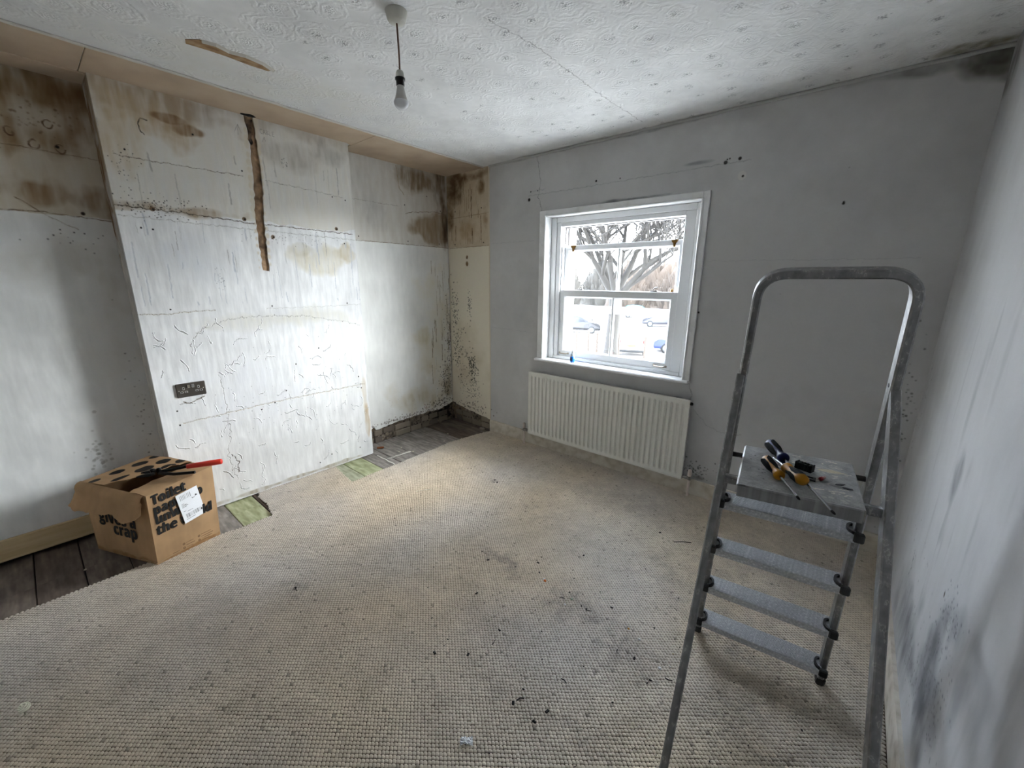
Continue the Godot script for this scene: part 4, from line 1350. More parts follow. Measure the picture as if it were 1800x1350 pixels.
func build_ladder():
	var root = thing("step_ladder", "paint-spattered aluminium platform stepladder standing open beside right wall", "ladder")
	var at = noise_tex(131, 0.035, [[0.0, Color(0.42, 0.42, 0.42)], [0.5, Color(0.52, 0.52, 0.52)], [0.72, Color(0.55, 0.55, 0.55)], [0.77, Color(0.78, 0.77, 0.74)], [0.80, Color(0.58, 0.58, 0.57)], [1.0, Color(0.50, 0.50, 0.49)]], 512, 4)
	var alu = tri_mat(at, Vector3(2.2, 1.3, 2.2), 0.36, 0.9)
	var alu2 = tri_mat(noise_tex(133, 0.05, [[0.0, Color(0.60, 0.61, 0.62)], [0.55, Color(0.72, 0.73, 0.74)], [0.74, Color(0.75, 0.76, 0.77)], [0.80, Color(0.88, 0.88, 0.87)], [1.0, Color(0.86, 0.86, 0.85)]], 512, 5), Vector3(3.5, 3.5, 3.5), 0.42, 0.35)
	var black = mat(Color(0.045, 0.045, 0.05), 0.6)
	var a = (PR - PL).normalized()
	# climbing frame: one bent tube from foot to foot over the top
	var pts = [SL, SL.lerp(PL, 0.5), PL]
	var dl = (PL - SL).normalized()
	var dr = (PR - SR).normalized()
	var tl = PL + dl * 0.285
	var tr = PR + dr * 0.285
	var R = 0.065
	var cl = tl - dl * R
	var cr = tr - dr * R
	pts.append(PL.lerp(cl, 0.5))
	for i in 9:
		var t = i / 8.0
		pts.append((cl.lerp(tl, t)).lerp(tl.lerp(tl + (tr - tl).normalized() * R, t), t))
	pts.append((tl + tr) * 0.5)
	for i in 9:
		var t = 1.0 - i / 8.0
		pts.append((cr.lerp(tr, t)).lerp(tr.lerp(tr + (tl - tr).normalized() * R, t), t))
	pts.append(PR.lerp(cr, 0.5))
	pts.append_array([PR, SR.lerp(PR, 0.5), SR])
	var st = st_new()
	var nrm = a.cross(dl).normalized()          # across the frame's plane
	bent_rail(st, pts, nrm, 0.040, 0.021)
	part(root, "climbing_frame", done(st), alu)
	# rear rails, pinched where they hinge
	for q in [[PL, NL, -1.0], [PR, NR, 1.0]]:
		var top = q[0] + Vector3(0, -0.008, 0.012) + a * 0.004 * q[2]
		var d = (q[1] - top).normalized()
		st = st_new()
		var pp = [top, top + d * 0.05, top + d * 0.12, q[1]]
		var ringp = []
		for i in 4:
			ringp.append([0.012, 0.030, 0.038, 0.038][i])
		var b = frame_at(d, a)
		var rings = []
		for i in 4:
			var ring = []
			for p in rect_prof(ringp[i], 0.021, 0.003):
				ring.append(pp[i] + b.x * p.x + b.y * p.y)
			rings.append(ring)
		for i in 3:
			for k in 8:
				var f = [rings[i][k], rings[i][(k + 1) % 8], rings[i + 1][(k + 1) % 8], rings[i + 1][k]]
				face(st, f, (f[0] + f[1] + f[2] + f[3]) * 0.25 - (pp[i] + pp[i + 1]) * 0.5)
		face(st, rings[0], -d)
		face(st, rings[3], d)
		part(root, "rear_rail", done(st), alu)
		st = st_new()
		tube(st, [q[0] - a * 0.0112, q[0] + a * 0.0112], 0.006, 10)
		part(root, "hinge_bolt", done(st), black)
		st = st_new()
		bev(st, Vector3(-0.024, -0.004, -0.016), Vector3(0.024, 0.045, 0.016), 0.006, Transform3D(frame_y(-d, a), q[1] + Vector3(0, 0.001, 0)))
		part(root, "rubber_foot", done(st), black)
	for q in [SL, SR]:
		st = st_new()
		bev(st, Vector3(-0.024, -0.002, -0.014), Vector3(0.024, 0.040, 0.014), 0.006, Transform3D(frame_y(dl, a), q + Vector3(0, 0.002, 0)))
		lathe(st, [Vector2(0, 0), Vector2(0.009, 0.0), Vector2(0.007, 0.006), Vector2(0.0, 0.006)], along(q - a * 0.014 + Vector3(0, 0.035, 0), q - a * 0.1 + Vector3(0, 0.035, 0)), 10)
		part(root, "rubber_foot", done(st), black)
	# treads: ribbed channels between the rails
	for y in [0.105, 0.325, 0.545, 0.77]:
		var l = SL.lerp(PL, y / 1.25)
		var r = SR.lerp(PR, y / 1.25)
		var ax = (r - l).normalized()
		var xf = Transform3D(Basis(ax, Vector3.UP, ax.cross(Vector3.UP)), l)
		var L = l.distance_to(r)
		st = st_new()
		bev(st, Vector3(0.006, -0.004, -0.042), Vector3(L - 0.006, 0.0, 0.042), 0.001, xf)
		bev(st, Vector3(0.006, -0.026, 0.039), Vector3(L - 0.006, -0.001, 0.043), 0.001, xf)
		bev(st, Vector3(0.006, -0.026, -0.043), Vector3(L - 0.006, -0.001, -0.039), 0.001, xf)
		for i in 15:
			var z = -0.0385 + i * 0.0055
			box(st, Vector3(0.007, -0.001, z - 0.0013), Vector3(L - 0.007, 0.0014, z + 0.0013), xf)
		part(root, "tread", done(st), alu2)
		for e in [0.0, L]:
			st = st_new()
			var s = 1.0 if e == 0.0 else -1.0
			var c = []
			for i in 9:
				var an = PI * i / 8.0
				c.append(xf * Vector3(e + s * (0.012 + 0.014 * sin(an)), 0.004, -0.026 * cos(an) + 0.012))
			sweep(st, c, rect_prof(0.007, 0.012), Vector3.UP)
			bev(st, Vector3(min(e - s * 0.012, e + s * 0.014), -0.022, 0.032), Vector3(max(e - s * 0.012, e + s * 0.014), 0.008, 0.050), 0.004, xf)
			part(root, "tread_end", done(st), black)
	# platform
	var c4 = [Vector3(-0.212, PLAT, -1.470), Vector3(0.060, PLAT, -1.520), Vector3(0.090, PLAT, -1.208), Vector3(-0.172, PLAT, -1.157)]
	var cv = Canvas.new(0.28, 0.32, 900, 137, Color(0.66, 0.66, 0.65), 0.10, 0.10, 0.03, 0.012)
	for i in 46:
		var y = 0.008 + i * 0.0068
		cv.line([Vector2(0, y), Vector2(0.28, y)], 0.0011, Color(0.46, 0.46, 0.46), 0.45, 0.0, -60)
	for i in 60:
		var p = Vector2(cv.r.randf_range(0.1, 0.27), cv.r.randf_range(0.01, 0.26))
		cv.line([p, p + Vector2(cv.r.randf_range(-0.03, 0.03), cv.r.randf_range(-0.004, 0.008))], cv.r.randf_range(0.0008, 0.0025), Color(0.88, 0.86, 0.80), 0.9, 0.004, 10)
	cv.blot(0.23, 0.10, 0.03, 0.010, Color(0.80, 0.77, 0.66), 0.95, 0.3, 0.7, 0.2)
	cv.blot(0.17, 0.045, 0.03, 0.012, Color(0.78, 0.77, 0.73), 0.9, 0.3, 0.8, 0.3)
	for p in [[0.215, 0.285, 0.007], [0.20, 0.29, 0.006], [0.24, 0.29, 0.006], [0.252, 0.283, 0.005], [0.245, 0.30, 0.006]]:
		cv.dot(p[0], p[1], p[2], Color(0.72, 0.72, 0.69), 0.9, 10)
	cv.specks(0.07, 0.15, 0.06, 0.12, 40, 0.0008, 0.003, Color(0.2, 0.19, 0.18), 0.8)
	var pm = tex_mat(cv.image(), 0.5, cv.relief(), 3.0)
	pm.metallic = 0.2
	st = st_new()
	var uv = [Vector2(0, 0), Vector2(1, 0), Vector2(1, 1), Vector2(0, 1)]
	for t in [[0, 1, 2], [0, 2, 3]]:
		var f = []
		for k in t:
			f.append([c4[k], uv[k]])
		if (f[1][0] - f[0][0]).cross(f[2][0] - f[0][0]).y > 0:
			f.reverse()
		for v in f:
			st.set_uv(v[1])
			st.add_vertex(v[0])
	var mid = (c4[0] + c4[1] + c4[2] + c4[3]) * 0.25
	for i in 4:
		var p0 = c4[i]
		var p1 = c4[(i + 1) % 4]
		var out = ((p0 + p1) * 0.5 - mid).normalized()
		var e = out * 0.004 + Vector3(0, -0.004, 0)
		var bq = [[p0, uv[i]], [p1, uv[(i + 1) % 4]], [p1 + e, uv[(i + 1) % 4]], [p0 + e, uv[i]]]
		var lq = [[p0 + e, uv[i]], [p1 + e, uv[(i + 1) % 4]], [p1 + e + Vector3(0, -0.030, 0), uv[(i + 1) % 4]], [p0 + e + Vector3(0, -0.030, 0), uv[i]]]
		for q in [bq, lq]:
			if (q[1][0] - q[0][0]).cross(q[2][0] - q[0][0]).dot(out + Vector3(0, 0.2, 0)) > 0:
				q.reverse()
			for t in [[0, 1, 2], [0, 2, 3]]:
				for k in t:
					st.set_uv(q[k][1] * Vector2(0.98, 0.97) + Vector2(0.01, 0.015))
					st.add_vertex(q[k][0])
	part(root, "platform", done(st), pm)
	st = st_new()
	var lo = []
	for p in c4:
		lo.append(p + (mid - p) * 0.02 + Vector3(0, -0.006, 0))
	face(st, lo, Vector3.DOWN)
	part(root, "platform_underside", done(st), alu)
	# rods that carry the platform
	var fl = SL.lerp(PL, 0.955 / 1.25)
	var fr = SR.lerp(PR, 0.955 / 1.25)
	st = st_new()
	tube(st, [fl, fr], 0.008, 10)
	part(root, "platform_rod", done(st), black)
	var nl = PL.lerp(NL, (1.25 - 0.953) / 1.25)
	var nr = PR.lerp(NR, (1.25 - 0.953) / 1.25)
	st = st_new()
	sweep(st, [nl, nr], rect_prof(0.022, 0.024, 0.004), Vector3.UP)
	part(root, "platform_rod", done(st), alu)
	# blue and red paint smears
	var xf2 = Transform3D(Basis.IDENTITY, Vector3(-0.04, 0.7725, -1.475))
	st = st_new()
	prism(st, ragged_blob(0.030, 0.011, 14, 5), 0.0006, Transform3D(Basis(Vector3(1, 0, 0), Vector3(0, 0, 1), Vector3(0, -1, 0)), xf2.origin))
	part(root, "paint_smear", done(st), mat(Color(0.06, 0.15, 0.36), 0.5))
	st = st_new()
	prism(st, ragged_blob(0.014, 0.006, 12, 6), 0.0006, Transform3D(Basis(Vector3(1, 0, 0), Vector3(0, 0, 1), Vector3(0, -1, 0)), Vector3(-0.215, 0.7725, -1.46)))
	part(root, "paint_smear", done(st), mat(Color(0.22, 0.30, 0.42), 0.5))

func ragged_blob(rx, ry, n, sd):
	var r2 = RandomNumberGenerator.new()
	r2.seed = sd
	var p = PackedVector2Array()
	for i in n:
		var k = r2.randf_range(0.6, 1.1)
		p.append(Vector2(cos(TAU * i / n) * rx * k, sin(TAU * i / n) * ry * k))
	return p

func frame_y(y, x):
	var yy = y.normalized()
	var xx = (x - yy * x.dot(yy)).normalized()
	var zz = xx.cross(yy)
	return Basis(zz, yy, xx)     # long side across, thin side along x

# rectangular tube: deep along nrm, thin in the frame's plane
func bent_rail(st, pts, nrm, deep, thin):
	var rings = []
	var prof = rect_prof(deep, thin, 0.004)
	for i in pts.size():
		var t = (pts[min(i + 1, pts.size() - 1)] - pts[max(i - 1, 0)]).normalized()
		var nn = (nrm - t * nrm.dot(t)).normalized()
		var s = t.cross(nn).normalized()
		var ring = []
		for p in prof:
			ring.append(pts[i] + nn * p.x + s * p.y)
		rings.append(ring)
	for i in pts.size() - 1:
		for k in prof.size():
			var k2 = (k + 1) % prof.size()
			var f = [rings[i][k], rings[i][k2], rings[i + 1][k2], rings[i + 1][k]]
			face(st, f, (f[0] + f[1] + f[2] + f[3]) * 0.25 - (pts[i] + pts[i + 1]) * 0.5)
	face(st, rings[0], pts[0] - pts[1])
	face(st, rings[-1], pts[-1] - pts[-2])

# ------------------------------------------------------------------ tools left on the platform

func screwdriver(label, butt, tip, hl, r, core, grip, shaft_r):
	var o = thing("screwdriver", label, "screwdriver", "screwdrivers on the ladder platform")
	var xf = along(butt, tip)
	var L = butt.distance_to(tip)
	var st = st_new()
	lathe(st, [Vector2(0, 0), Vector2(r * 0.6, 0.001), Vector2(r * 0.93, 0.008), Vector2(r, 0.02), Vector2(r * 0.97, hl * 0.4), Vector2(r * 0.70, hl * 0.66), Vector2(r * 0.66, hl * 0.76), Vector2(r * 0.98, hl * 0.90), Vector2(r, hl * 0.94), Vector2(r * 0.75, hl), Vector2(shaft_r, hl)], xf, 20)
	part(o, "handle", done(st), mat(core, 0.5, 0.0, 0.3))
	for k in 3:                                  # rubber panels let into the handle
		st = st_new()
		var rows = [[0.10, 0.16], [0.22, 0.46], [0.45, 0.50], [0.62, 0.36], [0.76, 0.26]]
		var g = []
		for q in rows:
			var y = hl * q[0]
			var rr = r * (1.0 if q[0] < 0.3 else (0.97 if q[0] < 0.5 else (0.75 if q[0] < 0.7 else 0.69))) + 0.0012
			var line = []
			for i in 7:
				var an = TAU * k / 3.0 + 0.5 + (i / 6.0 - 0.5) * 2.0 * q[1] * 1.9
				line.append(xf * Vector3(cos(an) * rr, y, sin(an) * rr))
			g.append(line)
		st.set_smooth_group(1)
		for i in rows.size() - 1:
			for j in 6:
				var f = [g[i][j], g[i][j + 1], g[i + 1][j + 1], g[i + 1][j]]
				var c = (f[0] + f[2]) * 0.5
				var onax = xf.origin + xf.basis.y * xf.basis.y.dot(c - xf.origin)
				face(st, f, c - onax)
		part(o, "grip", done(st), mat(grip, 0.85, 0.0, 0.2))
	st = st_new()
	lathe(st, [Vector2(shaft_r, hl - 0.005), Vector2(shaft_r, L - 0.014), Vector2(0, L - 0.014)], xf, 12)
	part(o, "shaft", done(st), mat(Color(0.70, 0.71, 0.72), 0.25, 0.9))
	st = st_new()
	lathe(st, [Vector2(shaft_r * 1.02, L - 0.016), Vector2(shaft_r * 1.02, L - 0.006), Vector2(shaft_r * 0.4, L), Vector2(0, L)], xf, 8)
	part(o, "tip", done(st), mat(Color(0.05, 0.05, 0.05), 0.4, 0.5))

func build_tools_on_ladder():
	var y = PLAT + 0.0022
	screwdriver("long screwdriver with blue and black handle on ladder platform", Vector3(-0.152, y + 0.0175, -1.490), Vector3(0.036, y + 0.0075, -1.118), 0.125, 0.0165, Color(0.03, 0.08, 0.28), Color(0.035, 0.04, 0.05), 0.0034)
	screwdriver("yellow and black screwdriver with bare shaft pointing at the near platform edge", Vector3(-0.140, y + 0.0180, -1.340), Vector3(-0.034, y + 0.0060, -1.146), 0.108, 0.0145, Color(0.62, 0.42, 0.07), Color(0.04, 0.038, 0.035), 0.0032)
	screwdriver("yellow and black screwdriver lying under the long shaft, its fat butt nearest", Vector3(-0.034, y + 0.0290, -1.214), Vector3(-0.126, y + 0.0060, -1.395), 0.112, 0.0155, Color(0.62, 0.42, 0.07), Color(0.04, 0.038, 0.035), 0.0032)
	var black = mat(Color(0.02, 0.02, 0.022), 0.6)
	# moulded back box of a switch
	var o = thing("plastic_housing", "small black perforated plastic housing at back of ladder platform", "plastic part", "", Vector3(-0.045, PLAT + 0.0015, -1.372))
	o.rotation.y = -0.35
	var st = st_new()
	bev(st, Vector3(-0.022, 0, -0.010), Vector3(0.022, 0.020, -0.007), 0.001)
	bev(st, Vector3(-0.022, 0, 0.007), Vector3(0.022, 0.020, 0.010), 0.001)
	bev(st, Vector3(-0.022, 0, -0.010), Vector3(-0.018, 0.022, 0.010), 0.001)
	bev(st, Vector3(0.018, 0, -0.010), Vector3(0.022, 0.022, 0.010), 0.001)
	bev(st, Vector3(-0.021, 0, -0.009), Vector3(0.021, 0.003, 0.009), 0.001)
	part(o, "shell", done(st), black)
	for i in 4:
		part(o, "rib", bev_box(Vector3(-0.014 + i * 0.0085, 0.002, -0.009), Vector3(-0.011 + i * 0.0085, 0.021, 0.0115), 0.0008), black)
	o = thing("plastic_bracket", "flat black U-shaped plastic clip beside the long screwdriver shaft", "plastic part", "", Vector3(-0.028, PLAT + 0.0015, -1.312))
	st = st_new()
	for q in [[-0.014, -0.012, 0.014, -0.007], [-0.014, 0.007, 0.014, 0.012], [0.009, -0.012, 0.015, 0.012]]:
		bev(st, Vector3(q[0], 0, q[1]), Vector3(q[2], 0.004, q[3]), 0.001)
	part(o, "clip", done(st), black)
	o = thing("wall_plug", "tiny red and clear plastic plug on the ladder platform", "wall plug", "", Vector3(0.0, PLAT + 0.006, -1.325))
	st = st_new()
	lathe(st, [Vector2(0, 0), Vector2(0.005, 0.0), Vector2(0.0055, 0.008), Vector2(0.0, 0.010)], along(Vector3(-0.004, 0, 0.004), Vector3(0.01, 0, -0.03)), 10)
	part(o, "red_end", done(st), mat(Color(0.50, 0.06, 0.07), 0.4))
	st = st_new()
	lathe(st, [Vector2(0.0045, 0.009), Vector2(0.004, 0.020), Vector2(0.002, 0.026), Vector2(0.0, 0.027)], along(Vector3(-0.004, 0, 0.004), Vector3(0.01, 0, -0.03)), 10)
	part(o, "clear_end", done(st), mat(Color(0.60, 0.42, 0.40), 0.3))
	var flakes = [[Vector3(0.040, 0, -1.322), 0.4, "dark curled paint flake on the platform, nearer the wall plug"], [Vector3(0.056, 0, -1.306), -0.3, "dark curled paint flake on the platform, nearer the ladder's right rail"]]
	for q in flakes:
		o = thing("paint_flake", q[2], "paint flake", "dark flakes on the ladder platform", q[0] + Vector3(0, PLAT + 0.0015, 0))
		o.rotation.y = q[1]
		st = st_new()
		prism(st, ragged_blob(0.013, 0.006, 8, 15), 0.0012, Transform3D(Basis(Vector3(1, 0.1, 0).normalized(), Vector3(0, 0, 1), Vector3(0.1, -1, 0).normalized()), Vector3(0, 0.003, 0)))
		part(o, "flake", done(st), mat(Color(0.10, 0.105, 0.12), 0.6))

# ------------------------------------------------------------------ cardboard box

func font():
	var f = SystemFont.new()
	f.font_names = PackedStringArray(["Droid Sans"])
	f.font_weight = 700
	var v = FontVariation.new()
	v.base_font = f
	return v

func words(parent, text, fnt, height, xf, m, sx = 1.0):
	for k in 4:                       # laid four times, a hair apart, for the fat strokes of the print
		var t = TextMesh.new()
		t.text = text
		t.font = fnt
		t.font_size = 64
		t.pixel_size = height / 64.0
		t.depth = 0.0005
		t.horizontal_alignment = HORIZONTAL_ALIGNMENT_LEFT
		t.vertical_alignment = VERTICAL_ALIGNMENT_BOTTOM
		var o = part(parent, "lettering", t, m)
		o.transform = xf * Transform3D(Basis(Vector3(sx, 0, 0), Vector3(0.10, 1, 0), Vector3(0, 0, 1)), Vector3([0.0, 0.0020, 0.0040, 0.0020][k], [0.0, 0.0012, 0.0004, 0.0026][k], 0.0001 * k))

# a cardboard wall between four corners (bottom-left, bottom-right, top-right, top-left seen from outside)
func board_face(st, q, t, n, bulge = 0.0, sd = 1):
	var nn = noise(sd, 2.2, 2)
	var N = 8
	var g = []
	for j in N + 1:
		var row = []
		for i in N + 1:
			var u = i / float(N)
			var v = j / float(N)
			var p = q[0].lerp(q[1], u).lerp(q[3].lerp(q[2], u), v)
			var e = 4.0 * u * (1 - u) * 4.0 * v * (1 - v)
			p += n * (bulge * e + 0.0015 * e * nn.get_noise_2d(u, v))
			row.append([p, Vector2(u, 1 - v)])
		g.append(row)
	st.set_smooth_group(1)
	for j in N:
		for i in N:
			for s in [0, 1]:
				var c = [g[j][i], g[j][i + 1], g[j + 1][i + 1], g[j + 1][i]]
				var off = n * (-t * s)
				if ((c[1][0] - c[0][0]).cross(c[2][0] - c[0][0])).dot(n) * (1 if s == 0 else -1) > 0:
					c.reverse()
				for k in [0, 1, 2, 0, 2, 3]:
					st.set_uv(c[k][1])
					st.add_vertex(c[k][0] + off)
	st.set_smooth_group(-1)
	for e in [[g[0], -1], [g[N], 1]]:
		for i in N:
			face(st, [e[0][i][0], e[0][i + 1][0], e[0][i + 1][0] - n * t, e[0][i][0] - n * t], (q[3] - q[0]) * e[1])
	for e in [[0, -1], [N, 1]]:
		for j in N:
			face(st, [g[j][e[0]][0], g[j + 1][e[0]][0], g[j + 1][e[0]][0] - n * t, g[j][e[0]][0] - n * t], (q[1] - q[0]) * e[1])

func card_tex(sd, w, h):
	return Canvas.new(w, h, 500, sd, Color(0.655, 0.53, 0.395), 0.03, 0.06, 0.03, 0.01, 6.0)

func build_box():
	var root = thing("cardboard_box", "opened brown cardboard box with bold black lettering and shipping label", "box")
	var y0 = 0.0
	var B = Vector3(-2.668, 0.002, -0.222)
	var R = Vector3(-2.736, 0.002, -0.527)
	var L = Vector3(-3.100, 0.002, -0.034)
	var K = Vector3(-3.165, 0.002, -0.335)
	var B2 = Vector3(-2.652, 0.412, -0.236)
	var R2 = Vector3(-2.757, 0.438, -0.552)
	var L2 = Vector3(-3.104, 0.420, -0.034)
	var K2 = Vector3(-3.190, 0.445, -0.342)
	# it stands partly on carpet, partly on boards
	var t = 0.005
	var ov = Color(0.075, 0.070, 0.065)
	var cr = card_tex(141, 0.33, 0.40)
	cr.blot(0.16, 0.39, 0.2, 0.012, Color(0.50, 0.36, 0.22), 0.6, 0.5, 0.8, 0.6)
	for i in 15:                                  # bars near the bottom corner
		cr.panel(0.014 + i * 0.0031, 0.366, 0.014 + i * 0.0031 + [0.001, 0.002, 0.0014][i % 3], 0.388, Color(0.22, 0.15, 0.10), 0.9, 0.0, 0.0)
	for q in [[0.075, 0.376, 0.11], [0.145, 0.350, 0.185], [0.145, 0.364, 0.19], [0.145, 0.378, 0.18], [0.225, 0.345, 0.28], [0.225, 0.357, 0.29], [0.225, 0.369, 0.285], [0.225, 0.380, 0.27]]:
		cr.line([Vector2(q[0], q[1]), Vector2(q[2], q[1])], 0.0011, Color(0.25, 0.17, 0.11), 0.8, 0.0005, 0)
	for q in [[0.133, 0.352], [0.133, 0.375], [0.213, 0.348], [0.213, 0.372]]:
		cr.dot(q[0], q[1], 0.006, Color(0.26, 0.18, 0.12), 0.8, 0)
		cr.dot(q[0], q[1], 0.0035, Color(0.64, 0.52, 0.385), 0.9, 0)
	var nr = (R - B).cross(Vector3.UP).normalized()
	if nr.dot(Vector3(1, 0, 0)) < 0: nr = -nr
	var nl = (B - L).cross(Vector3.UP).normalized()
	if nl.dot(Vector3(0, 0, 1)) < 0: nl = -nl
	var mr = tex_mat(cr.image(), 0.85, cr.relief(), 1.0)
	var st = st_new()
	board_face(st, [B, R, R2, B2], t, nr, 0.001, 1)
	var side = part(root, "side_panel", done(st), mr)
	var plain = card_tex(143, 0.48, 0.40)
	plain.blot(0.25, 0.39, 0.25, 0.02, Color(0.50, 0.36, 0.22), 0.6, 0.5, 0.8, 0.6)
	var mp = tex_mat(plain.image(), 0.85, plain.relief(), 1.0)
	st = st_new()
	board_face(st, [L, B, B2, L2], t, nl, 0.001, 2)
	var endp = part(root, "side_panel", done(st), mp)
	st = st_new()
	board_face(st, [K, L, L2, K2], t, -nr, 0.0, 3)
	part(root, "side_panel", done(st), mp)
	st = st_new()
	board_face(st, [R, K, K2, R2], t, -nl, 0.0, 4)
	part(root, "side_panel", done(st), mp)
	st = st_new()
	var upo = Vector3(0, 0.004, 0)
	face(st, [B + upo, R + upo, K + upo, L + upo], Vector3.UP)
	part(root, "bottom", done(st), mat(Color(0.35, 0.25, 0.16), 0.9))
	# crushed fold along the bottom front corner
	st = st_new()
	sweep(st, [L.lerp(B, 0.75) + nl * 0.002 + Vector3(0, 0.012, 0), B + (nl + nr) * 0.004 + Vector3(0, 0.014, 0), B.lerp(R, 0.35) + nr * 0.003 + Vector3(0, 0.022, 0)], rect_prof(0.006, 0.004), Vector3.UP)
	part(root, "crushed_fold", done(st), mat(Color(0.64, 0.52, 0.385), 0.85))
	# lettering
	var ink = mat(Color(0.025, 0.022, 0.02), 0.7)
	var f = font()
	var fr = [B, R, R2, B2]
	for q in [["Toilet", 0.045], ["paper to", 0.105], ["unwrap", 0.163], ["the world", 0.226]]:
		words(side, q[0], f, 0.072, on_face(fr, 0.045, 1.0 - (q[1] + 0.038) / 0.42, nr, 0.0045), ink, 0.83)
	var fe = [L, B, B2, L2]
	for q in [["gives a", 0.17, 0.195], ["crap", 0.37, 0.262]]:
		words(endp, q[0], f, 0.095, on_face(fe, q[1], 1.0 - (q[2] + 0.045) / 0.42, nl, 0.0045), ink, 0.92)
	# shipping label
	var lc = Canvas.new(0.095, 0.145, 1600, 151, Color(0.93, 0.935, 0.945), 0.01, 0.01)
	var lk = Color(0.08, 0.08, 0.09)
	for i in 24:
		lc.panel(0.010 + i * 0.0021, 0.010, 0.010 + i * 0.0021 + [0.0008, 0.0014, 0.0011][(i * 7) % 3], 0.034, lk, 0.8, 0.0, 0.0)
	lc.panel(0.010, 0.010, 0.011, 0.036, lk, 1.0, 0.0, 0.0)
	for i in 36:
		lc.panel(0.012 + i * 0.0020, 0.104, 0.012 + i * 0.0020 + [0.0008, 0.0013, 0.0010, 0.0015][(i * 5) % 4], 0.124, lk, 0.9, 0.0, 0.0)
	for q in [[0.010, 0.052, 0.022], [0.010, 0.058, 0.030], [0.010, 0.063, 0.036], [0.010, 0.068, 0.028], [0.010, 0.088, 0.020], [0.024, 0.094, 0.050], [0.060, 0.045, 0.072], [0.074, 0.040, 0.086], [0.012, 0.130, 0.05]]:
		lc.line([Vector2(q[0], q[1]), Vector2(q[2], q[1])], 0.0008, lk, 0.6, 0.0004, 0)
	lc.panel(0.060, 0.040, 0.063, 0.048, lk, 0.9, 0.0, 0.0)
	lc.panel(0.076, 0.034, 0.083, 0.042, lk, 0.7, 0.001, 0.6)
	var lm = tex_mat(lc.image(), 0.5)
	st = st_new()
	var lf = on_face(fr, 0.375, 0.83, nr, 0.0085)
	var fx = lf.basis.z
	var bx = lf.basis.x.rotated(fx, 0.05)
	var by = lf.basis.y.rotated(fx, 0.05)
	var lo = lf.origin
	var crn = [lo, lo + bx * 0.110, lo + bx * 0.110 - by * 0.182, lo - by * 0.182]
	var luv = [Vector2(0, 0), Vector2(1, 0), Vector2(1, 1), Vector2(0, 1)]
	var order = [0, 1, 2, 0, 2, 3]
	if (crn[1] - crn[0]).cross(crn[2] - crn[0]).dot(fx) > 0:
		order = [2, 1, 0, 3, 2, 0]
	for k in order:
		st.set_uv(luv[k])
		st.add_vertex(crn[k])
	for i in 4:
		face(st, [crn[i], crn[(i + 1) % 4], crn[(i + 1) % 4] - fx * 0.002, crn[i] - fx * 0.002], crn[i] - crn[(i + 2) % 4])
	part(root, "shipping_label", done(st), lm)
	# top flaps
	var tc = card_tex(147, 0.34, 0.22)
	for q in [[0.02, 0.05, 0.03, 0.016], [0.125, 0.05, 0.036, 0.022], [0.235, 0.055, 0.040, 0.026], [0.33, 0.04, 0.03, 0.018], [0.19, 0.125, 0.045, 0.024], [0.29, 0.125, 0.036, 0.022], [0.075, 0.12, 0.045, 0.014], [0.25, 0.185, 0.04, 0.018], [0.33, 0.18, 0.03, 0.016]]:
		tc.blot(q[0], q[1], q[2], q[3], ov, 0.97, 0.12, 0.12, 0.1)
	var mt = tex_mat(tc.image(), 0.8, tc.relief(), 1.5)
	# far flap, hinged on the wall side, lying nearly flat with a torn edge
	flap(root, L2, K2, (B2 - L2).normalized() * 0.34 + Vector3(0, 0.010, 0), 0.45, mt, 161, 0.68, 1.05)
	# near flap, hinged on the lettered side
	var mt2 = tex_mat(card_tex(149, 0.34, 0.15).image(), 0.85)
	flap(root, R2, B2, (L2 - B2).normalized() * 0.16 + Vector3(0, -0.008, 0), 0.25, mt2, 163, 1.0, 0.85)
	# torn remnant with print beside the near flap
	# end flap folded out and hanging, creased
	hanging_flap(root, L2 + Vector3(0, 0.004, 0), B2 + (L2 - B2) * 0.04, nl, mp)

# axes lying in a panel at (u, v): x along it, y up it, z out of it
func on_face(q, u, v, n, off):
	var p = bilinear(q, u, v)
	var x = (bilinear(q, 1.0, v) - bilinear(q, 0.0, v)).normalized()
	var y = bilinear(q, 0.5, v + 0.1) - bilinear(q, 0.5, v)
	y = (y - x * y.dot(x)).normalized()
	var z = x.cross(y)
	return Transform3D(Basis(x, y, z), p + n * off)

func bilinear(q, u, v):
	return q[0].lerp(q[1], u).lerp(q[3].lerp(q[2], u), v)

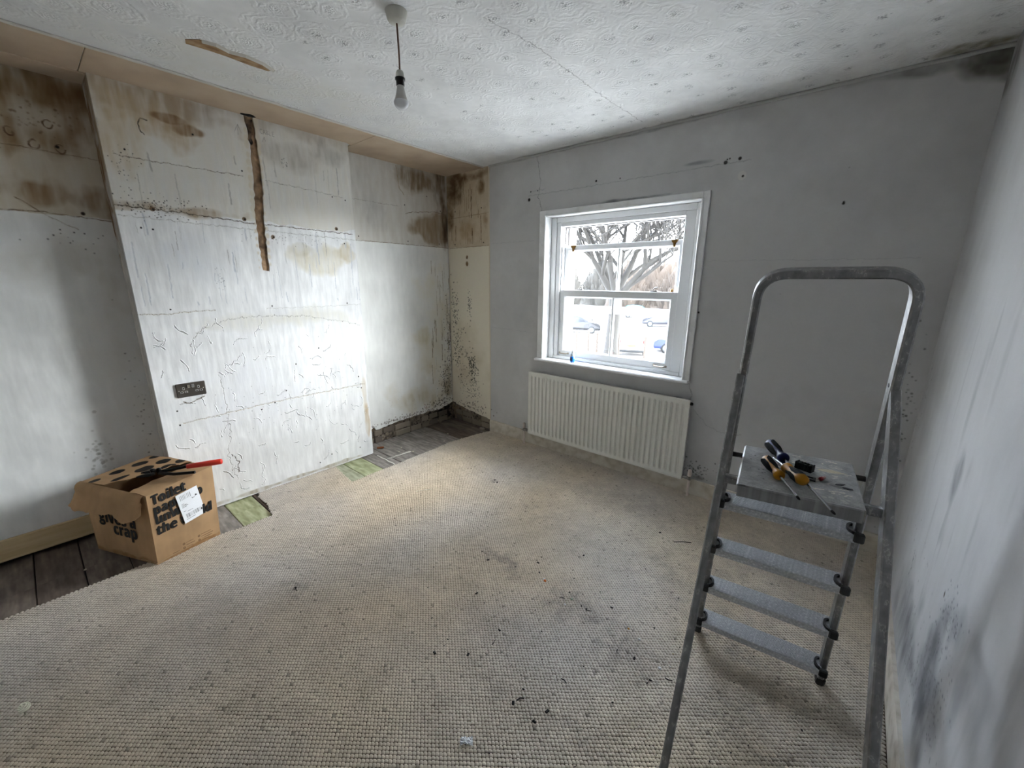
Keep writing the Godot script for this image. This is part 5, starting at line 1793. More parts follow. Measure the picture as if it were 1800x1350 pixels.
func flap(root, a, b, reach, tear, m, sd, k0, k1):
	var st = st_new()
	var r2 = RandomNumberGenerator.new()
	r2.seed = sd
	var N = 14
	var top = []
	for i in N + 1:
		var u = i / float(N)
		var k = lerpf(k0, k1, u) - tear * 0.35 * absf(sin(u * 5.0 + sd)) * r2.randf_range(0.3, 1.0)
		var row = []
		for j in 7:
			var v = j / 6.0 * k
			row.append([a.lerp(b, u) + reach * v + Vector3(0, 0.010 * sin(v * 3.0) + 0.004 * r2.randf_range(-1, 1) * v, 0), Vector2(u, v)])
		top.append(row)
	st.set_smooth_group(1)
	for s in [0, 1]:
		for i in N:
			for j in 6:
				var c = [top[i][j], top[i + 1][j], top[i + 1][j + 1], top[i][j + 1]]
				if (c[1][0] - c[0][0]).cross(c[2][0] - c[0][0]).y * (1 if s == 0 else -1) > 0:
					c.reverse()
				for k in [0, 1, 2, 0, 2, 3]:
					st.set_uv(c[k][1])
					st.add_vertex(c[k][0] - Vector3(0, 0.004 * s, 0))
	st.set_smooth_group(-1)
	for i in N:
		var p0 = top[i][6][0]
		var p1 = top[i + 1][6][0]
		face(st, [p0, p1, p1 - Vector3(0, 0.004, 0), p0 - Vector3(0, 0.004, 0)], reach)
	for e in [0, N]:
		for j in 6:
			var p0 = top[e][j][0]
			var p1 = top[e][j + 1][0]
			face(st, [p0, p1, p1 - Vector3(0, 0.004, 0), p0 - Vector3(0, 0.004, 0)], (b - a) * (1 if e == N else -1))
	part(root, "flap", done(st), m)

func hanging_flap(root, a, b, n, m):
	var st = st_new()
	var N = 22
	var M = 9
	var nn = noise(171, 5.0, 2)
	var g = []
	for i in N + 1:
		var u = i / float(N)
		var row = []
		var len2 = 0.165 + 0.012 * sin(u * 9.0) + 0.016 * (fmod(u * 7.3, 1.0) - 0.5) - (0.05 if u > 0.86 else 0.0) * (u - 0.86) / 0.14
		for j in M + 1:
			var v = j / float(M)
			var an = minf(1.0, v * 2.2) * 1.12
			var crease = (0.016 * absf(sin(u * 8.5 + v * 0.8)) - 0.006 + 0.008 * nn.get_noise_2d(u * 2.0, v)) * v
			var p = a.lerp(b, u) + n * (len2 * v * cos(an) * 0.75 + crease) + Vector3(0, -len2 * v * sin(an) * 0.86 + 0.006 * sin(u * 11.0) * v, 0)
			p += (a - b).normalized() * (0.03 * v * (1.0 - u))
			row.append([p, Vector2(u, 0.05 + 0.3 * v)])
		g.append(row)
	st.set_smooth_group(1)
	for s in [0, 1]:
		for i in N:
			for j in M:
				var c = [g[i][j], g[i + 1][j], g[i + 1][j + 1], g[i][j + 1]]
				if (c[1][0] - c[0][0]).cross(c[2][0] - c[0][0]).dot(n + Vector3(0, 0.5, 0)) * (1 if s == 0 else -1) > 0:
					c.reverse()
				for k in [0, 1, 2, 0, 2, 3]:
					st.set_uv(c[k][1])
					st.add_vertex(c[k][0] - n * 0.004 * s)
	st.set_smooth_group(-1)
	for i in N:
		var p0 = g[i][M][0]
		var p1 = g[i + 1][M][0]
		face(st, [p0, p1, p1 - n * 0.004, p0 - n * 0.004], Vector3.DOWN)
	part(root, "flap", done(st), m)

# ------------------------------------------------------------------ cutters lying on the box

func build_cutters():
	var root = thing("bolt_cutter", "black-jawed hand cutter with long red grip lying on the cardboard box", "tool")
	var red = mat(Color(0.84, 0.20, 0.13), 0.45)
	var blk = mat(Color(0.03, 0.03, 0.032), 0.4, 0.4)
	var tip = Vector3(-2.648, 0.489, -0.580)
	var mid = Vector3(-2.738, 0.481, -0.434)
	var head = Vector3(-2.800, 0.470, -0.325)
	var d = (mid - tip).normalized()
	var st = st_new()
	lathe(st, [Vector2(0, 0), Vector2(0.012, 0.0), Vector2(0.0155, 0.004), Vector2(0.0160, 0.05), Vector2(0.0145, 0.10), Vector2(0.0135, 0.168), Vector2(0.0, 0.170)], along(tip, mid), 18)
	part(root, "grip", done(st), red)
	st = st_new()
	tube(st, [mid, mid.lerp(head, 0.6), head], 0.0085, 10)
	part(root, "arm", done(st), blk)
	# second arm, dark and lying lower
	st = st_new()
	tube(st, [head + Vector3(0.01, -0.004, 0.0), head + Vector3(0.075, -0.008, -0.05), head + Vector3(0.13, -0.009, -0.13)], 0.0085, 10)
	part(root, "arm", done(st), blk)
	for q in [[0.012, 0.3], [-0.014, -0.25]]:
		st = st_new()
		var s = head + d * 0.01 + Vector3(q[0], 0, q[0])
		var dd = d.rotated(Vector3.UP, q[1])
		sweep(st, [s, s + dd * 0.03, s + dd * 0.06 - Vector3(q[0], 0, q[0]) * 0.6, s + dd * 0.085 - Vector3(q[0], 0, q[0]) * 0.9], rect_prof(0.020, 0.014, 0.004), Vector3.UP, false, [1.0, 1.25, 1.0, 0.4])
		part(root, "jaw", done(st), blk)
	for q in [Vector3.ZERO, d * 0.028]:
		st = st_new()
		lathe(st, [Vector2(0, 0.024), Vector2(0.010, 0.022), Vector2(0.011, 0.014), Vector2(0.011, -0.012), Vector2(0, -0.013)], Transform3D(Basis.IDENTITY, head + q), 12)
		part(root, "pivot_bolt", done(st), mat(Color(0.06, 0.06, 0.065), 0.3, 0.7))

# ------------------------------------------------------------------ socket, pendant, litter

func build_socket():
	var root = thing("wall_socket", "dark metal double socket with chrome switches on chimney breast", "socket")
	var zc = -0.591
	var yc = 0.833
	root.position = Vector3(XC, yc, zc)
	# local x runs along the wall (to the right in the picture), y up, z out of the wall
	root.basis = Basis(Vector3(0, 0, -1), Vector3(0, 1, 0), Vector3(1, 0, 0))
	root.rotate_object_local(Vector3(0, 0, 1), 0.0)
	var plate = mat(Color(0.33, 0.31, 0.285), 0.35, 0.5)
	var chrome = mat(Color(0.80, 0.79, 0.77), 0.18, 0.95)
	part(root, "back_box", bev_box(Vector3(-0.072, -0.041, 0.0), Vector3(0.072, 0.041, 0.004), 0.001), mat(Color(0.55, 0.54, 0.52), 0.5))
	part(root, "plate", bev_box(Vector3(-0.0745, -0.0435, 0.003), Vector3(0.0745, 0.0435, 0.0105), 0.004), plate)
	for x in [-0.010, 0.010]:
		var o = part(root, "rocker_switch", bev_box(Vector3(-0.0075, -0.011, -0.002), Vector3(0.0075, 0.011, 0.005), 0.0015), chrome)
		o.position = Vector3(x, 0.022, 0.0105)
		o.rotation.x = 0.12 if x < 0 else -0.12
	for x in [-0.062, 0.062]:
		var st = st_new()
		lathe(st, [Vector2(0, 0.0018), Vector2(0.0032, 0.0015), Vector2(0.0038, 0.0), Vector2(0.0038, -0.001)], Transform3D(Basis(Vector3(1, 0, 0), Vector3(0, 0, 1), Vector3(0, -1, 0)), Vector3(x, 0.0, 0.0105)), 12)
		part(root, "screw", done(st), chrome)
	for cx in [-0.038, 0.038]:
		for q in [[0.0, 0.012, 0.0055, 0.0085], [-0.011, -0.011, 0.0080, 0.0055], [0.011, -0.011, 0.0080, 0.0055]]:
			var st = st_new()
			bev(st, Vector3(cx + q[0] - q[2], q[1] - q[3], 0.0095), Vector3(cx + q[0] + q[2], q[1] + q[3], 0.0116), 0.002)
			var h = part(root, "pin_hole_surround", done(st), mat(Color(0.66, 0.65, 0.63), 0.4))
			st = st_new()
			bev(st, Vector3(cx + q[0] - q[2] * 0.55, q[1] - q[3] * 0.55, 0.0100), Vector3(cx + q[0] + q[2] * 0.55, q[1] + q[3] * 0.55, 0.0120), 0.0003)
			part(h, "pin_hole", done(st), mat(Color(0.012, 0.012, 0.012), 0.9))

func build_pendant():
	var p = Vector3(-1.534, CEIL, -1.129)
	var root = thing("pendant_light", "unlit bulb hanging on a brown flex from white ceiling rose", "pendant light", "", p)
	var cream = mat(Color(0.76, 0.75, 0.71), 0.45)
	var st = st_new()
	lathe(st, [Vector2(0.0, 0.001), Vector2(0.041, 0.001), Vector2(0.041, -0.006), Vector2(0.0385, -0.018), Vector2(0.034, -0.032), Vector2(0.030, -0.036), Vector2(0.006, -0.040), Vector2(0.0, -0.040)], Transform3D.IDENTITY, 28)
	part(root, "ceiling_rose", done(st), cream)
	st = st_new()
	var pts = []
	for i in 13:
		var t = i / 12.0
		pts.append(Vector3(0.0035 * sin(t * 4.2) + 0.0025 * t, -0.036 - t * 0.164, 0.002 * sin(t * 5.0)))
	tube(st, pts, 0.0035, 8)
	part(root, "flex", done(st), mat(Color(0.40, 0.28, 0.20), 0.6))
	var e = pts[-1]
	st = st_new()
	lathe(st, [Vector2(0.004, 0.006), Vector2(0.012, 0.004), Vector2(0.0155, -0.004), Vector2(0.0170, -0.022), Vector2(0.0, -0.022)], Transform3D(Basis.IDENTITY, e), 18)
	part(root, "holder_cap", done(st), cream)
	st = st_new()
	lathe(st, [Vector2(0.0195, -0.0205), Vector2(0.0195, -0.0275), Vector2(0.0160, -0.029), Vector2(0.0160, -0.048), Vector2(0.0, -0.048)], Transform3D(Basis.IDENTITY, e), 18)
	part(root, "lampholder", done(st), mat(Color(0.03, 0.028, 0.026), 0.45))
	st = st_new()
	lathe(st, [Vector2(0.0, -0.040), Vector2(0.0140, -0.042), Vector2(0.0140, -0.053), Vector2(0.0150, -0.056), Vector2(0.0185, -0.076), Vector2(0.0262, -0.100), Vector2(0.0, -0.100)], Transform3D(Basis.IDENTITY, e), 20)
	part(root, "bulb_base", done(st), mat(Color(0.78, 0.77, 0.75), 0.4))
	st = st_new()
	var prof = []
	for i in 11:
		var a = i / 10.0 * (PI * 0.5 + 0.32) - 0.32
		prof.append(Vector2(0.0285 * cos(a), -0.107 - 0.0250 * sin(a)))
	prof[-1].x = 0.0
	lathe(st, prof, Transform3D(Basis.IDENTITY, e), 20)
	part(root, "bulb_dome", done(st), mat(Color(0.88, 0.88, 0.89), 0.12))

func chip(label, called, cat, group, at, r, c, sd, tall = 0.4):
	var o = thing(called, label, cat, group, at)
	var r2 = RandomNumberGenerator.new()
	r2.seed = sd
	var st = st_new()
	var n = 7
	var lo = []
	var hi = []
	for i in n:
		var a = TAU * i / n
		var k = r2.randf_range(0.65, 1.15)
		lo.append(Vector3(cos(a) * r * k, 0.0, sin(a) * r * k * 0.8))
		hi.append(Vector3(cos(a) * r * k * 0.7, r * tall * r2.randf_range(0.6, 1.2), sin(a) * r * k * 0.55))
	for i in n:
		var j = (i + 1) % n
		face(st, [lo[i], lo[j], hi[j], hi[i]], lo[i] + lo[j])
		face(st, [hi[i], hi[j], Vector3(0, r * tall, 0)], Vector3.UP)
	part(o, called.get_slice("_", 1) if called.contains("_") else called, done(st), mat(c, 0.85))
	return o

func build_small_things():
	var cy = 0.0046
	# crumpled scrap near the camera
	var o = thing("crumpled_paper", "small crumpled scrap of white paper on carpet near the camera", "paper scrap", "", Vector3(-0.768, cy, -0.693))
	var st = st_new()
	var r2 = RandomNumberGenerator.new()
	r2.seed = 41
	var g = []
	for i in 9:
		var row = []
		for j in 7:
			row.append(Vector3((i / 8.0 - 0.5) * 0.040 + r2.randf_range(-0.003, 0.003), maxf(0.0005, 0.010 * (1.0 - Vector2(i / 4.0 - 1.0, j / 3.0 - 1.0).length() * 0.6) + r2.randf_range(-0.005, 0.006)), (j / 6.0 - 0.5) * 0.026 + r2.randf_range(-0.003, 0.003)))
		g.append(row)
	for i in 8:
		for j in 6:
			face(st, [g[i][j], g[i + 1][j], g[i + 1][j + 1]], Vector3.UP)
			face(st, [g[i][j], g[i + 1][j + 1], g[i][j + 1]], Vector3.UP)
	part(o, "sheet", done(st), mat(Color(0.84, 0.85, 0.86), 0.8))
	o.rotation.y = 0.8
	# pale tuft of pulled yarn at lower left
	o = thing("yarn_tuft", "pale tuft of pulled yarn standing up from carpet at lower left", "tuft", "", Vector3(-2.019, 0.003, 0.253))
	st = st_new()
	tube(st, [Vector3(0, 0, 0), Vector3(0.003, 0.014, -0.002), Vector3(0.005, 0.026, -0.003)], 0.0035, 8)
	part(o, "stalk", done(st), mat(Color(0.70, 0.69, 0.62), 0.95))
	st = st_new()
	for k in 6:
		var pts = []
		for i in 15:
			var t = i / 14.0
			var a = t * TAU * 1.3 + k * 1.05
			pts.append(Vector3(0.006 + 0.014 * cos(a) * sin(t * PI + 0.2), 0.034 + 0.012 * cos(t * PI) + 0.003 * sin(k * 2.0), -0.003 + 0.014 * sin(a) * sin(t * PI + 0.2)))
		tube(st, pts, 0.0026, 6)
	part(o, "head", done(st), mat(Color(0.90, 0.90, 0.83), 0.95))
	# plaster crumbs dotted over the carpet
	var G = "crumbs on the carpet"
	var chips = [[-0.843, -1.412, 0.006, 0, "white plaster crumb beside a grey-green chip on carpet"], [-0.836, -1.461, 0.009, 1, "grey-green plaster chip on the carpet"], [-0.491, -1.454, 0.008, 0, "bright white plaster crumb near the dark stain left of ladder"], [-0.374, -1.376, 0.009, 0, "white plaster crumb close to the ladder's left rear rail"], [-0.344, -1.411, 0.005, 0, "smallest white crumb beside the ladder's left rear rail"], [-0.356, -1.478, 0.005, 2, "cream crumb on carpet behind the ladder's left rear rail"], [-1.008, -1.478, 0.009, 3, "orange chip with a white edge on carpet"], [-0.550, -1.477, 0.006, 4, "small amber crumb beside bright white crumb on carpet"], [-0.932, -2.246, 0.004, 0, "tiny white crumb on carpet in front of the radiator"]]
	var cols = [Color(0.86, 0.86, 0.85), Color(0.62, 0.66, 0.58), Color(0.74, 0.68, 0.54), Color(0.80, 0.42, 0.14), Color(0.72, 0.50, 0.20)]
	for q in chips:
		chip(q[4], "plaster_crumb", "crumb", G, Vector3(q[0], cy, q[1]), q[2], cols[q[3]], int(q[2] * 9000) + q[3], 0.7)
	chip("white sliver tucked against the orange chip on carpet", "plaster_crumb", "crumb", G, Vector3(-1.020, cy, -1.487), 0.007, cols[0], 91, 0.6)
	# dark fluff, splinters and grit
	var grit = st_new()
	var spots = [[-1.392, -1.437], [-1.34, -1.405], [-1.19, -1.461], [-1.179, -1.556], [-1.116, -1.566], [-1.13, -1.617], [-1.065, -1.592], [-1.066, -1.509], [-1.213, -1.188], [-0.736, -1.45], [-0.75, -1.452], [-0.778, -1.454], [-0.876, -1.437], [-0.868, -1.492], [-0.664, -1.538], [-0.722, -1.375], [-0.837, -1.214], [-0.982, -1.098], [-0.961, -1.035], [-1.111, -0.84], [-1, -0.924], [-0.637, -1.084], [-0.731, -0.892], [-0.735, -0.957], [-0.72, -0.921], [-0.619, -0.948], [-0.633, -0.89], [-0.537, -1.338], [-0.469, -1.352], [-0.383, -1.303], [-0.33, -1.354], [-0.958, -1.783], [-0.465, -1.554], [-0.43, -1.724], [-0.71, -2.276], [-1.928, -0.628], [-1.915, -0.62], [-1.94, -2.118], [-1.90, -2.10], [-1.925, -2.09]]
	r2.seed = 43
	for i in 260:
		spots.append([-1.0 + r2.randfn(0.0, 0.62), -1.4 + r2.randfn(0.0, 0.45)])
	var i2 = 0
	for q in spots:
		if q[0] > 0.28 or q[0] < -2.65 or q[1] < -2.85 or q[1] > 0.2:
			continue
		var s = (r2.randf_range(0.004, 0.009) if i2 < 40 else r2.randf_range(0.0012, 0.0042))
		var a = r2.randf() * TAU
		var d = Vector3(cos(a), 0, sin(a))
		var p = Vector3(q[0], cy + 0.0012, q[1])
		if i2 % 3 == 0:
			sweep(grit, [p - d * s * 1.6, p + Vector3(d.z, 0.0, -d.x) * s * 0.5 + Vector3(0, 0.001, 0), p + d * s * 1.6], rect_prof(s * 0.35, s * 0.3), Vector3.UP)
		else:
			bev(grit, Vector3(-s, -0.001, -s * 0.6), Vector3(s, s * 0.5, s * 0.6), s * 0.3, Transform3D(Basis(Vector3.UP, a), p))
		i2 += 1
	o = part(self, "carpet_grit", done(grit), mat(Color(0.085, 0.075, 0.075), 0.9))
	tag(o, "scattered dark grit and fluff over the beige carpet", "grit")
	o.set_meta("kind", "stuff")
	# paint strips and flakes on the bare boards
	var G2 = "scraps on the bare floorboards"
	for q in [["long straight white paint strip crossing another on bare boards", Vector3(-3.045, 0.0, -1.79), Vector3(-2.765, 0.0, -1.783), 0.010], ["broad torn white paint strip crossing the straight one on bare boards", Vector3(-2.905, 0.005, -1.800), Vector3(-2.885, 0.005, -2.03), 0.020]]:
		o = thing("paint_strip", q[0], "paint strip", G2)
		st = st_new()
		var pp = []
		for k in 9:
			pp.append(q[1].lerp(q[2], k / 8.0) + Vector3(r2.randf_range(-0.003, 0.003), -0.0015 + r2.randf_range(0.0, 0.004), r2.randf_range(-0.003, 0.003)))
		var sc = []
		for k in 9:
			sc.append(r2.randf_range(0.7, 1.1) * (1.0 if q[3] < 0.015 else 0.4 + 0.9 * k / 8.0))
		sweep(st, pp, rect_prof(q[3], 0.0016), Vector3.UP, false, sc)
		part(o, "strip", done(st), mat(Color(0.84, 0.83, 0.79), 0.7))
	var fl = [[-2.884, -2.05, 0.012, "cream paint flake at the end of the broad torn strip"], [-2.975, -1.965, 0.010, "cream flake on bare boards behind the broad torn strip"], [-3.03, -2.03, 0.012, "yellowish flake on bare boards near the masonry"], [-2.70, -1.50, 0.010, "white flake at carpet edge beside the green boards"], [-2.71, -1.545, 0.014, "larger white flake at carpet edge beside the green boards"], [-2.925, 0.034, 0.010, "cream flake lying over a board joint left of the cardboard box"], [-2.86, -2.40, 0.010, "pale flake on the darkest boards by the alcove corner"], [-2.98, -2.55, 0.012, "pale chip on boards close to the alcove corner"]]
	for q in fl:
		chip(q[3], "paint_flake", "paint flake", G2, Vector3(q[0], 0.001 if q[0] > -2.72 else -0.004, q[1]), q[2], Color(0.78, 0.75, 0.66), int(q[2] * 5000 + q[0] * -100), 0.25)
	o = thing("wood_scrap", "small orange-brown broken wood scrap at foot of chimney breast corner", "wood scrap", "", Vector3(-3.17, -0.005, -1.90))
	part(o, "splinter", bev_box(Vector3(-0.03, 0, -0.012), Vector3(0.03, 0.014, 0.012), 0.004), mat(Color(0.50, 0.28, 0.13), 0.85))
	o.rotation.y = 0.9
	o = thing("plaster_rubble", "grey lump of plaster beside the end of far skirting board", "rubble", "", Vector3(-2.80, -0.005, -2.86))
	st = st_new()
	bev(st, Vector3(-0.030, 0, -0.018), Vector3(0.022, 0.022, 0.014), 0.009)
	bev(st, Vector3(0.006, 0, -0.012), Vector3(0.040, 0.030, 0.020), 0.010)
	part(o, "lump", done(st), mat(Color(0.62, 0.58, 0.52), 0.95))
	o = thing("straw", "thin white straw-like stalk lying on the bright carpet", "stalk", "", Vector3(-2.23, cy + 0.001, -1.66))
	st = st_new()
	tube(st, [Vector3(-0.03, 0, 0.05), Vector3(0.0, 0.001, 0.0), Vector3(0.03, 0, -0.05)], 0.0015, 6)
	part(o, "stem", done(st), mat(Color(0.86, 0.84, 0.76), 0.7))
	o = thing("twig", "thin dark twig on carpet in front of radiator", "twig", "", Vector3(-0.572, cy + 0.002, -2.269))
	st = st_new()
	tube(st, [Vector3(-0.04, 0, 0.03), Vector3(0.0, 0.001, -0.004), Vector3(0.04, 0, -0.03)], 0.002, 6)
	part(o, "stem", done(st), mat(Color(0.12, 0.09, 0.08), 0.9))

# ------------------------------------------------------------------ outside: car park, bare tree, hedge

const GY := -2.8

func branch(st, r2, p, d, L, r, depth):
	var n = 3
	var pts = [p]
	var dd = d
	for i in n:
		dd = (dd + Vector3(r2.randf_range(-1, 1), r2.randf_range(-0.6, 1), r2.randf_range(-1, 1)) * 0.16).normalized()
		pts.append(pts[-1] + dd * L / n)
	var sc = []
	for i in n + 1:
		sc.append(1.0 - 0.38 * i / n)
	sweep(st, pts, circle(r, 7 if depth < 2 else (5 if depth < 4 else 3)), Vector3.UP, true, sc, false)
	if depth >= 6:
		return
	var kids = 3 if depth < 4 else 4
	for k in kids:
		var at = pts[n] if k < 2 or depth == 0 else pts[2].lerp(pts[1], r2.randf())
		var side = Vector3(r2.randf_range(-1, 1), r2.randf_range(-0.25, 0.5), r2.randf_range(-1, 1)).normalized()
		var nd = (dd * (1.1 if k == 0 else 0.55) + side * (0.75 if depth > 0 else 0.6) + Vector3(0, 0.12, 0)).normalized()
		branch(st, r2, at, nd, L * r2.randf_range(0.62, 0.86), maxf(r * 0.60, 0.024), depth + 1)

func bush(label, at, rx, ry, m, sd):
	var o = thing("bare_bush", label, "bush", "bare bushes behind the car park", at)
	var r2 = RandomNumberGenerator.new()
	r2.seed = sd
	var st = st_new()
	for i in 420:
		var a = r2.randf() * TAU
		var q = sqrt(r2.randf())
		var p = Vector3(cos(a) * rx * q * 0.7, 0.1, sin(a) * rx * q * 0.4)
		var tip = Vector3(cos(a) * rx * q * 1.1 + r2.randf_range(-0.8, 0.8), ry * r2.randf_range(0.35, 1.0) * (1.1 - 0.5 * q), sin(a) * rx * q * 0.6 + r2.randf_range(-0.5, 0.5))
		var mid = p.lerp(tip, 0.5) + Vector3(r2.randf_range(-0.5, 0.5), r2.randf_range(0.0, 0.5), r2.randf_range(-0.3, 0.3))
		sweep(st, [p, mid, tip], circle(r2.randf_range(0.025, 0.06), 3), Vector3.UP, true, [1.0, 0.8, 0.4], false)
	part(o, "twigs", done(st), m)
	# the dense heart of the bush
	var nn = noise(sd + 5, 0.45, 4)
	st = st_new()
	st.set_smooth_group(1)
	var U = 26
	var W = 14
	var g = []
	for i in U + 1:
		var row = []
		for j in W + 1:
			var a = TAU * (i % U) / U
			var b = PI * 0.5 * j / W
			var d = Vector3(cos(a) * cos(b), sin(b), sin(a) * cos(b))
			var k = 0.80 + 0.55 * nn.get_noise_3d(d.x * 6.0 + sd, d.y * 6.0, d.z * 6.0)
			row.append(Vector3(d.x * rx, d.y * ry * 0.86, d.z * rx * 0.5) * k)
		g.append(row)
	for i in U:
		for j in W:
			var f = [g[i][j], g[i + 1][j], g[i + 1][j + 1], g[i][j + 1]]
			face(st, f, f[0] + f[2] + Vector3(0, 0.5, 0))
	st.set_smooth_group(-1)
	part(o, "brushwood", done(st), m)

func car(label, at, ang, paint, hatch = true, group = "parked cars"):
	var o = thing("parked_car", label, "car", group, at)
	o.rotation.y = ang
	var w = 0.88
	var body = mat(paint, 0.25, 0.2)
	var dark = mat(Color(0.05, 0.055, 0.065), 0.1)
	# side outline, front at +x
	var tail = [[-2.02, 0.30], [-2.08, 0.55], [-2.02, 0.92], [-1.78, 1.12], [-1.45, 1.44]] if hatch else [[-2.25, 0.30], [-2.32, 0.55], [-2.28, 0.90], [-2.18, 1.10], [-1.95, 1.45]]
	var out = tail + [[-0.9, 1.50], [-0.1, 1.49], [0.35, 1.40], [1.02, 1.00], [1.75, 0.88], [2.02, 0.72], [2.08, 0.45], [2.0, 0.27]]
	var st = st_new()
	var P = PackedVector2Array()
	for q in out:
		P.append(Vector2(q[0], q[1]))
	var zin = func(y): return w - maxf(0.0, y - 0.85) * 0.36 - maxf(0.0, 0.4 - y) * 0.3
	for i in P.size():
		var a = P[i]
		var b = P[(i + 1) % P.size()]
		var m2 = (a + b) * 0.5 - Vector2(0, 0.8)
		face(st, [Vector3(a.x, a.y, -zin.call(a.y)), Vector3(a.x, a.y, zin.call(a.y)), Vector3(b.x, b.y, zin.call(b.y)), Vector3(b.x, b.y, -zin.call(b.y))], Vector3(m2.x, m2.y * 2.0, 0))
	for s in [-1.0, 1.0]:
		var idx = Geometry2D.triangulate_polygon(P)
		for i in range(0, idx.size(), 3):
			var f = []
			for k in 3:
				var p = P[idx[i + k]]
				f.append(Vector3(p.x, p.y, s * zin.call(p.y)))
			face(st, f, Vector3(0, 0, s))
	part(o, "body", done(st), body)
	# glass
	var rear = tail[3]
	for s in [-1.0, 1.0]:
		for q in [[[-1.45, 0.96], [-1.32, 1.36], [-0.55, 1.40], [-0.52, 0.96]], [[-0.44, 0.96], [-0.46, 1.40], [0.22, 1.34], [0.80, 0.98]]]:
			st = st_new()
			var f = []
			for p in q:
				f.append(Vector3(p[0], p[1], s * (zin.call(p[1]) + 0.006)))
			face(st, f, Vector3(0, 0, s))
			part(o, "side_window", done(st), dark)
	st = st_new()
	var t3 = tail[3]
	var t4 = tail[4]
	face(st, [Vector3(t3[0] - 0.01, t3[1] - 0.02, -0.66), Vector3(t3[0] - 0.01, t3[1] - 0.02, 0.66), Vector3(t4[0] - 0.012, t4[1] - 0.06, 0.55), Vector3(t4[0] - 0.012, t4[1] - 0.06, -0.55)], Vector3(-1, 0.5, 0))
	part(o, "rear_window", done(st), dark)
	st = st_new()
	face(st, [Vector3(0.43, 1.37, -0.58), Vector3(0.43, 1.37, 0.58), Vector3(0.98, 1.035, 0.68), Vector3(0.98, 1.035, -0.68)], Vector3(1, 0.7, 0))
	part(o, "windscreen", done(st), dark)
	for s in [-1.0, 1.0]:
		for x in [-1.28, 1.30]:
			st = st_new()
			lathe(st, [Vector2(0, 0.0), Vector2(0.31, 0.0), Vector2(0.32, 0.03), Vector2(0.32, 0.18), Vector2(0.22, 0.20), Vector2(0.0, 0.19)], Transform3D(Basis(Vector3(1, 0, 0), Vector3(0, 0, s), Vector3(0, -s, 0)), Vector3(x, 0.32, s * (w - 0.19))), 18)
			var wh = part(o, "wheel", done(st), mat(Color(0.03, 0.03, 0.03), 0.8))
			st = st_new()
			lathe(st, [Vector2(0.20, 0.201), Vector2(0.12, 0.206), Vector2(0.0, 0.208)], Transform3D(Basis(Vector3(1, 0, 0), Vector3(0, 0, s), Vector3(0, -s, 0)), Vector3(x, 0.32, s * (w - 0.19))), 12)
			part(wh, "hub", done(st), mat(Color(0.30, 0.31, 0.32), 0.4, 0.5))
		st = st_new()
		bev(st, Vector3(tail[1][0] - 0.03, 0.78, s * 0.72 - 0.10), Vector3(tail[1][0] + 0.12, 1.00, s * 0.72 + 0.10), 0.03)
		part(o, "tail_light", done(st), mat(Color(0.45, 0.01, 0.01), 0.3))
		st = st_new()
		bev(st, Vector3(1.85, 0.62, s * 0.68 - 0.13), Vector3(2.04, 0.76, s * 0.68 + 0.13), 0.03)
		part(o, "headlight", done(st), mat(Color(0.6, 0.62, 0.65), 0.15))
	st = st_new()
	bev(st, Vector3(tail[1][0] - 0.02, 0.60, -0.26), Vector3(tail[1][0] + 0.03, 0.71, 0.26), 0.01)
	part(o, "number_plate", done(st), mat(Color(0.62, 0.40, 0.03), 0.5))
	st = st_new()
	bev(st, Vector3(tail[0][0] - 0.05, 0.26, -0.8), Vector3(tail[0][0] + 0.15, 0.42, 0.8), 0.04)
	part(o, "bumper", done(st), mat(Color(0.06, 0.06, 0.06), 0.7))

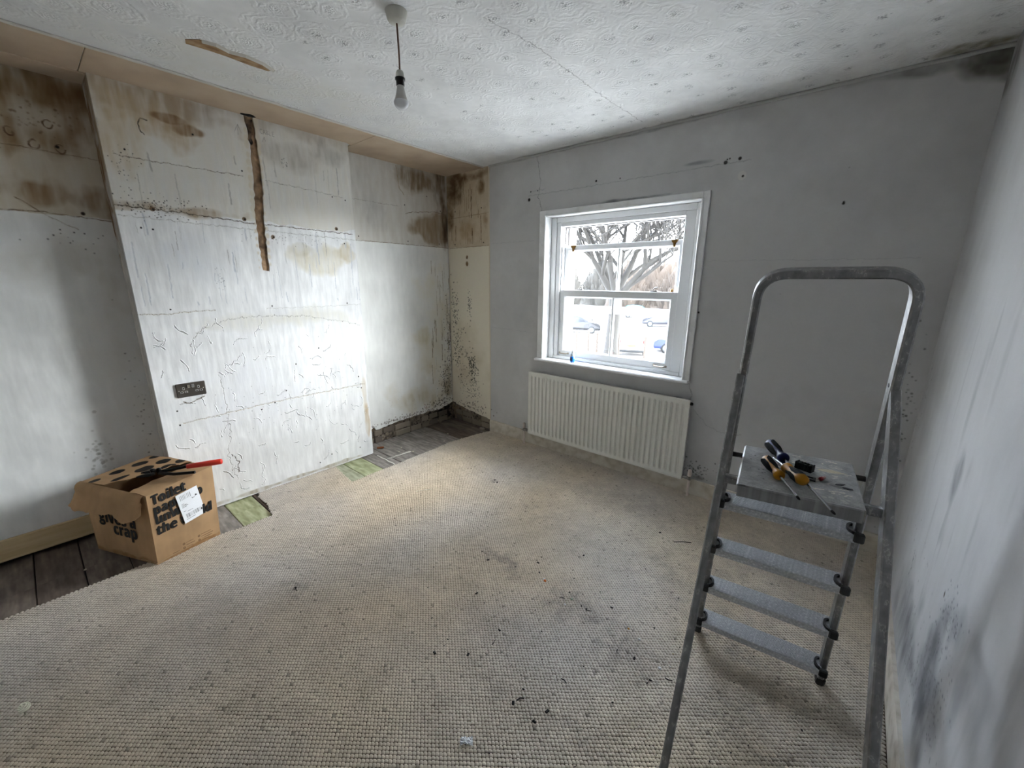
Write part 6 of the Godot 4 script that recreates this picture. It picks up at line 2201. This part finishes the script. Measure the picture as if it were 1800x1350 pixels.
func build_outside():
	var st = st_new()
	box(st, Vector3(-140, GY - 0.3, -170), Vector3(90, GY, ZF - 0.33))
	struct("ground", done(st), tri_mat(noise_tex(201, 0.02, [[0.0, Color(0.48, 0.47, 0.46)], [1.0, Color(0.66, 0.65, 0.63)]]), Vector3(0.12, 0.12, 0.12), 0.95))
	# bay lines on the tarmac
	var bark = tri_mat(noise_tex(203, 0.05, [[0.0, Color(0.07, 0.062, 0.055)], [0.6, Color(0.13, 0.115, 0.10)], [1.0, Color(0.17, 0.17, 0.11)]]), Vector3(0.8, 0.8, 0.8), 0.95)
	var r2 = RandomNumberGenerator.new()
	r2.seed = 19
	var t = thing("bare_tree", "large bare tree with many forking limbs outside the window", "tree", "", Vector3(-10.4, GY, -21.1))
	st = st_new()
	sweep(st, [Vector3(0, -0.05, 0), Vector3(0.03, 1.0, 0.0), Vector3(0.08, 2.4, -0.05), Vector3(0.10, 3.6, 0.0)], circle(0.40, 10), Vector3.UP, true, [1.15, 0.92, 0.86, 0.9], true)
	part(t, "trunk", done(st), bark)
	for k in 6:
		st = st_new()
		var a = TAU * k / 6.0 + 0.3
		var d = Vector3(cos(a) * 0.62, 0.95, sin(a) * 0.5).normalized()
		branch(st, r2, Vector3(0.10, 3.2 + 0.08 * k, 0.0), d, 2.5, 0.21, 1)
		part(t, "limb", done(st), bark)
	# hedge and bushes across the car park
	var brown = mat(Color(0.19, 0.15, 0.11), 0.95)
	var brown2 = mat(Color(0.155, 0.14, 0.115), 0.95)
	bush("brown bare bush filling right part of the window view", Vector3(-18.2, GY, -57.0), 3.5, 8.6, brown, 301)
	bush("tall brown bare bush seen just right of the tree trunk", Vector3(-26.0, GY, -57.0), 3.5, 8.2, brown, 302)
	bush("grey-brown bare bush behind the tree trunk", Vector3(-35.4, GY, -55.0), 3.4, 8.8, brown2, 303)
	bush("farthest grey-brown bush rising left of the tree trunk", Vector3(-37.5, GY, -70.0), 4.4, 9.6, brown2, 304)
	bush("farthest brown bush rising between the nearer two on right", Vector3(-26.5, GY, -70.0), 4.4, 9.8, brown, 305)
	# cars
	var away = atan2(22.9, -10.8)
	car("white hatchback with red tail lights parked nearest the tree", Vector3(-10.75, GY, -24.6), atan2(0.905, -0.425), Color(0.80, 0.80, 0.80))
	car("dark blue estate car parked side-on right of white hatchback", Vector3(-7.9, GY, -26.6), atan2(0.40, 0.90) + PI, Color(0.11, 0.15, 0.27), false)
	car("dark grey hatchback in the row behind the blue estate", Vector3(-14.6, GY, -40.8), atan2(0.40, 0.90) + PI, Color(0.13, 0.13, 0.15))
	car("turquoise car farthest back in the car park", Vector3(-20.9, GY, -49.5), atan2(0.40, 0.90), Color(0.07, 0.34, 0.38))
	car("white car with red lamp beyond the fence on the left", Vector3(-22.0, GY, -37.4), atan2(0.3, 0.95), Color(0.75, 0.75, 0.75))
	car("black car parked below the white one on the left", Vector3(-18.6, GY, -31.0), atan2(0.45, 0.90), Color(0.06, 0.06, 0.07))
	car("slate blue car at right edge of the rear row", Vector3(-10.4, GY, -38.5), atan2(0.40, 0.90), Color(0.16, 0.20, 0.26), false)
	# post and wire fence
	var f = thing("wire_fence", "leaning wooden posts with two wires in front of the tree", "fence", "", Vector3(0, GY, 0))
	var wood = mat(Color(0.23, 0.20, 0.17), 0.95)
	var px = [Vector3(-13.3, 0, -22.2), Vector3(-12.3, 0, -21.9), Vector3(-11.75, 0, -21.95), Vector3(-10.35, 0, -22.0), Vector3(-8.8, 0, -22.1)]
	for i in px.size():
		st = st_new()
		sweep(st, [px[i] - Vector3(0, 0.05, 0), px[i] + Vector3(0.03 * (i % 3 - 1), 1.35 + 0.12 * (i % 2), 0.0)], rect_prof(0.13, 0.13, 0.02), Vector3(0, 0, 1))
		part(f, "post", done(st), wood)
	for y in [0.75, 1.25]:
		st = st_new()
		var wp = []
		for p in px:
			wp.append(p + Vector3(0, y, 0.0))
		sweep(st, wp, circle(0.018, 4), Vector3.UP, true)
		part(f, "wire", done(st), wood)
